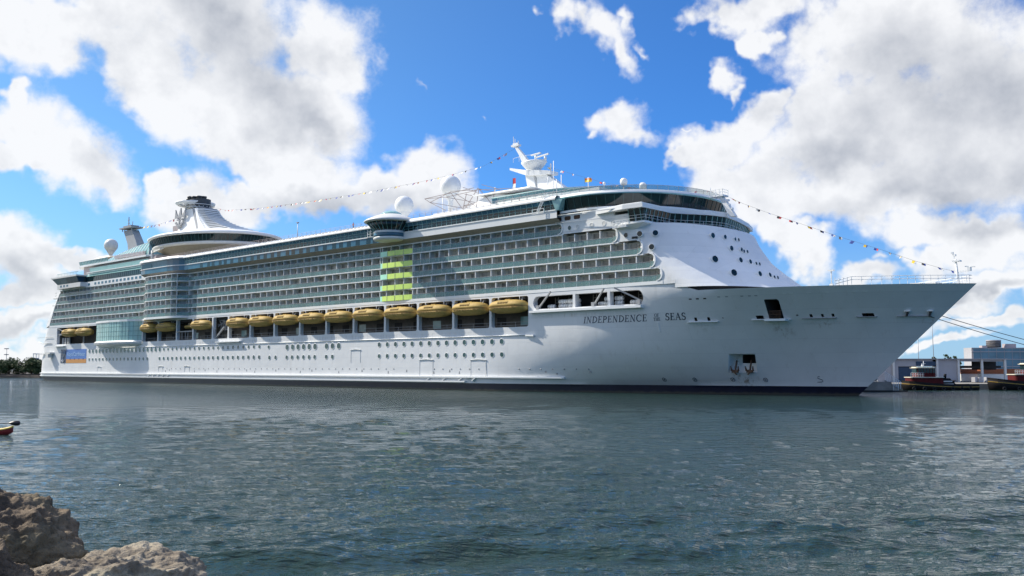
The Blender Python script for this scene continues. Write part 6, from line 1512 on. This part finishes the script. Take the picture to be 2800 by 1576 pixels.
def tug(label, x0, y, L, bowh, house, rz=0.):
    """harbour tug; bow towards -x"""
    root = thing('tugboat', label, 'tugboat', (x0+L/2, y, 0), rz); h = L/2
    m = MB(); q = MB(); xs = [-h+L*i/16 for i in range(17)]
    sheer = lambda x: .8+(bowh-.8)*max(0, (-x/h*.5+.5))**2.2+.12*max(0, x/h)**2
    wd = lambda x: 2.9*(1-max(0, -x/h)**3.2)**.6*(1-.25*max(0, x/h)**4)+.05
    m.loft([[(x-.0, -w, z), (x, -w*1.02, z*.55), (x+.4*(x < -h*.7), -w*.8, -.6), (x+.4*(x < -h*.7), w*.8, -.6), (x, w*1.02, z*.55), (x, w, z)] for x, w, z in [(x, wd(x), sheer(x)) for x in xs]], 0, True, True, True, True); m.build('hull', 'tug_black', root)
    q.loft([[(x, -wd(x)-.1, sheer(x)*.8+dz) for x in xs] for dz in (-.06, .06)], 0, False, False); q.build('sheer_line', 'tug_yellow', root, fix=False)
    q = MB(); q.loft([[(x, -wd(x)-.03, sheer(x)-.02) for x in xs], [(x, -wd(x)+.02, sheer(x)+.35) for x in xs], [(x, -wd(x)+.14, sheer(x)+.35) for x in xs]], 0, False, False); q.loft([[(x, wd(x)+.03, sheer(x)-.02) for x in xs], [(x, wd(x)-.02, sheer(x)+.35) for x in xs]], 0, False, False); q.build('bulwark', 'tug_black', root, fix=False)
    hx0, hx1, hz0, hz1, wx0, wx1, wz1 = house
    m = MB(); m.prism(rrect(hx0, hx1, -1.9, 1.9, .7), hz0, hz1, lambda u, v, k: (u, v, k)); m.build('deckhouse', 'tug_red', root)
    m = MB(); m.prism(rrect(hx0-.15, hx1+.15, -2.05, 2.05, .7), hz1, hz1+.16, lambda u, v, k: (u, v, k)); m.build('deck_edge', 'tug_cream', root)
    m = MB(); m.prism(rrect(wx0, wx1, -1.4, 1.4, .5), hz1+.16, wz1, lambda u, v, k: (u, v, k)); wh = m.build('wheelhouse', 'tug_red', root)
    m = MB(); m.prism(rrect(wx0-.02, wx1+.02, -1.42, 1.42, .5), hz1+.16+(wz1-hz1)*.42, wz1-.12, lambda u, v, k: (u, v, k)); m.build('window', 'dark_glass', wh)
    m = MB(); [m.box(wx0+.2+.62*i, wx0+.28+.62*i, -1.47, -1.38, hz1+.4, wz1) for i in range(int((wx1-wx0)/.62))]; m.build('window_frame', 'tug_red', wh)
    m = MB(); m.prism(rrect(wx0-.35, wx1+.25, -1.75, 1.75, .6), wz1, wz1+.1, lambda u, v, k: (u, v, k)); m.prism(rrect(wx0-.1, wx1-.1, -1.4, 1.4, .5), wz1+.1, wz1+.28, lambda u, v, k: (u, v, k)); m.build('wheelhouse_roof', 'tug_cream', root)
    m = MB(); cx = (wx0+wx1)/2; m.tube([(cx, 0, wz1+.2), (cx+.05, 0, wz1+1.5)], .07, 6); m.box(cx-.4, cx+.4, -.06, .06, wz1+.9, wz1+1.0); m.sphere((cx-.25, 0, wz1+.55), .24, 10, 8); m.build('radar_mast', 'white', root)
    m = MB()
    for z in (.35, .7, 1.0): m.tube([(hx0-.1, -2.0, hz1+z), (hx1*.3+hx0*.7+.6, -2.0, hz1+z)], .035, 5)
    for i in range(6): xx = hx0-.1+i*.5; m.bar((xx, -2, hz1), (xx, -2, hz1+1.0), .05)
    m.build('rail', 'white', root)
    m = MB(); m.hexa([(hx1-.2, -1.6, hz0), (hx1+3.0, -1.4, hz0), (hx1+3.0, 1.4, hz0), (hx1-.2, 1.6, hz0), (hx1-.2, -1.6, hz1-.1), (hx1+1.4, -1.2, hz1-.1), (hx1+1.4, 1.2, hz1-.1), (hx1-.2, 1.6, hz1-.1)]); m.build('engine_casing', 'tug_black', root)
    m = MB(); [m.box(hx1-.1, hx1+1.7+.3*k, -1.66+.0*k, -1.45, hz0+.35+.6*(1-k), hz0+.62+.6*(1-k)) for k in (0, 1)]; m.build('casing_stripe', 'off_white', root)
    m = MB(); m.tube([(hx1+.6, -.6, hz1-.2), (hx1+.75, -.6, hz1+.8)], .28, 10); m.build('exhaust_stack', 'tug_black', root)
    for i in range(7):
        xx = -h*.78+L*.125*i; m = MB(); N = 14; ring = lambda rr, o: [(xx+rr*math.cos(2*math.pi*j/N), -wd(xx)-o, .35+rr*math.sin(2*math.pi*j/N)) for j in range(N)]
        m.loft([ring(.2, .06), ring(.38, .08), ring(.42, .2), ring(.34, .28), ring(.2, .24), ring(.2, .06)], 0, True, True); m.build('tyre_fender', 'tyre', root)
    m = MB(); m.lathe([(.01, .9), (.55, .9), (.55, 1.0), (.3, 1.05), (.3, 1.5), (.55, 1.55), (.55, 1.7), (.01, 1.7)], (h*.42, 0, .35), 12); m.build('towing_winch', 'rust', root)
    return root
tug('dark red harbour tug with cream wheelhouse roof moored close to the ship bow', 82.6, 203, 15.4, 1.7, (-6.4, .6, .75, 2.6, -5.0, -.9, 4.6))
tug('red and black tug moored farther along, cut off by the edge of the view', 100.3, 202, 22, 2.3, (-6.0, 4.5, 1.0, 3.2, -3.4, 1.6, 5.4))
rope('mooring_line', 'upper dark mooring line from the bow to the quay out of view', to_world(320.0, 18.3, 13.4), (128, 180, 3.6), 1.0, .06, group='mooring lines at the bow')
rope('mooring_line', 'lower dark mooring line from the bow to the quay out of view', to_world(319.4, 17.6, 13.0), (128, 181, 2.9), 1.2, .06, group='mooring lines at the bow')
root = thing('dolphin', 'concrete mooring dolphin with bollard out of view past the tugs', 'mooring dolphin', (128, 180.5, 0)); m = MB(); m.box(-2.5, 2.5, -2, 2, -2, 2.4); m.build('block', 'concrete', root); m = MB(); m.lathe([(.35, 2.4), (.3, 3.6), (.5, 3.75), (.01, 3.8)], (0, 0, 0), 12); m.build('bollard', 'tug_black', root)
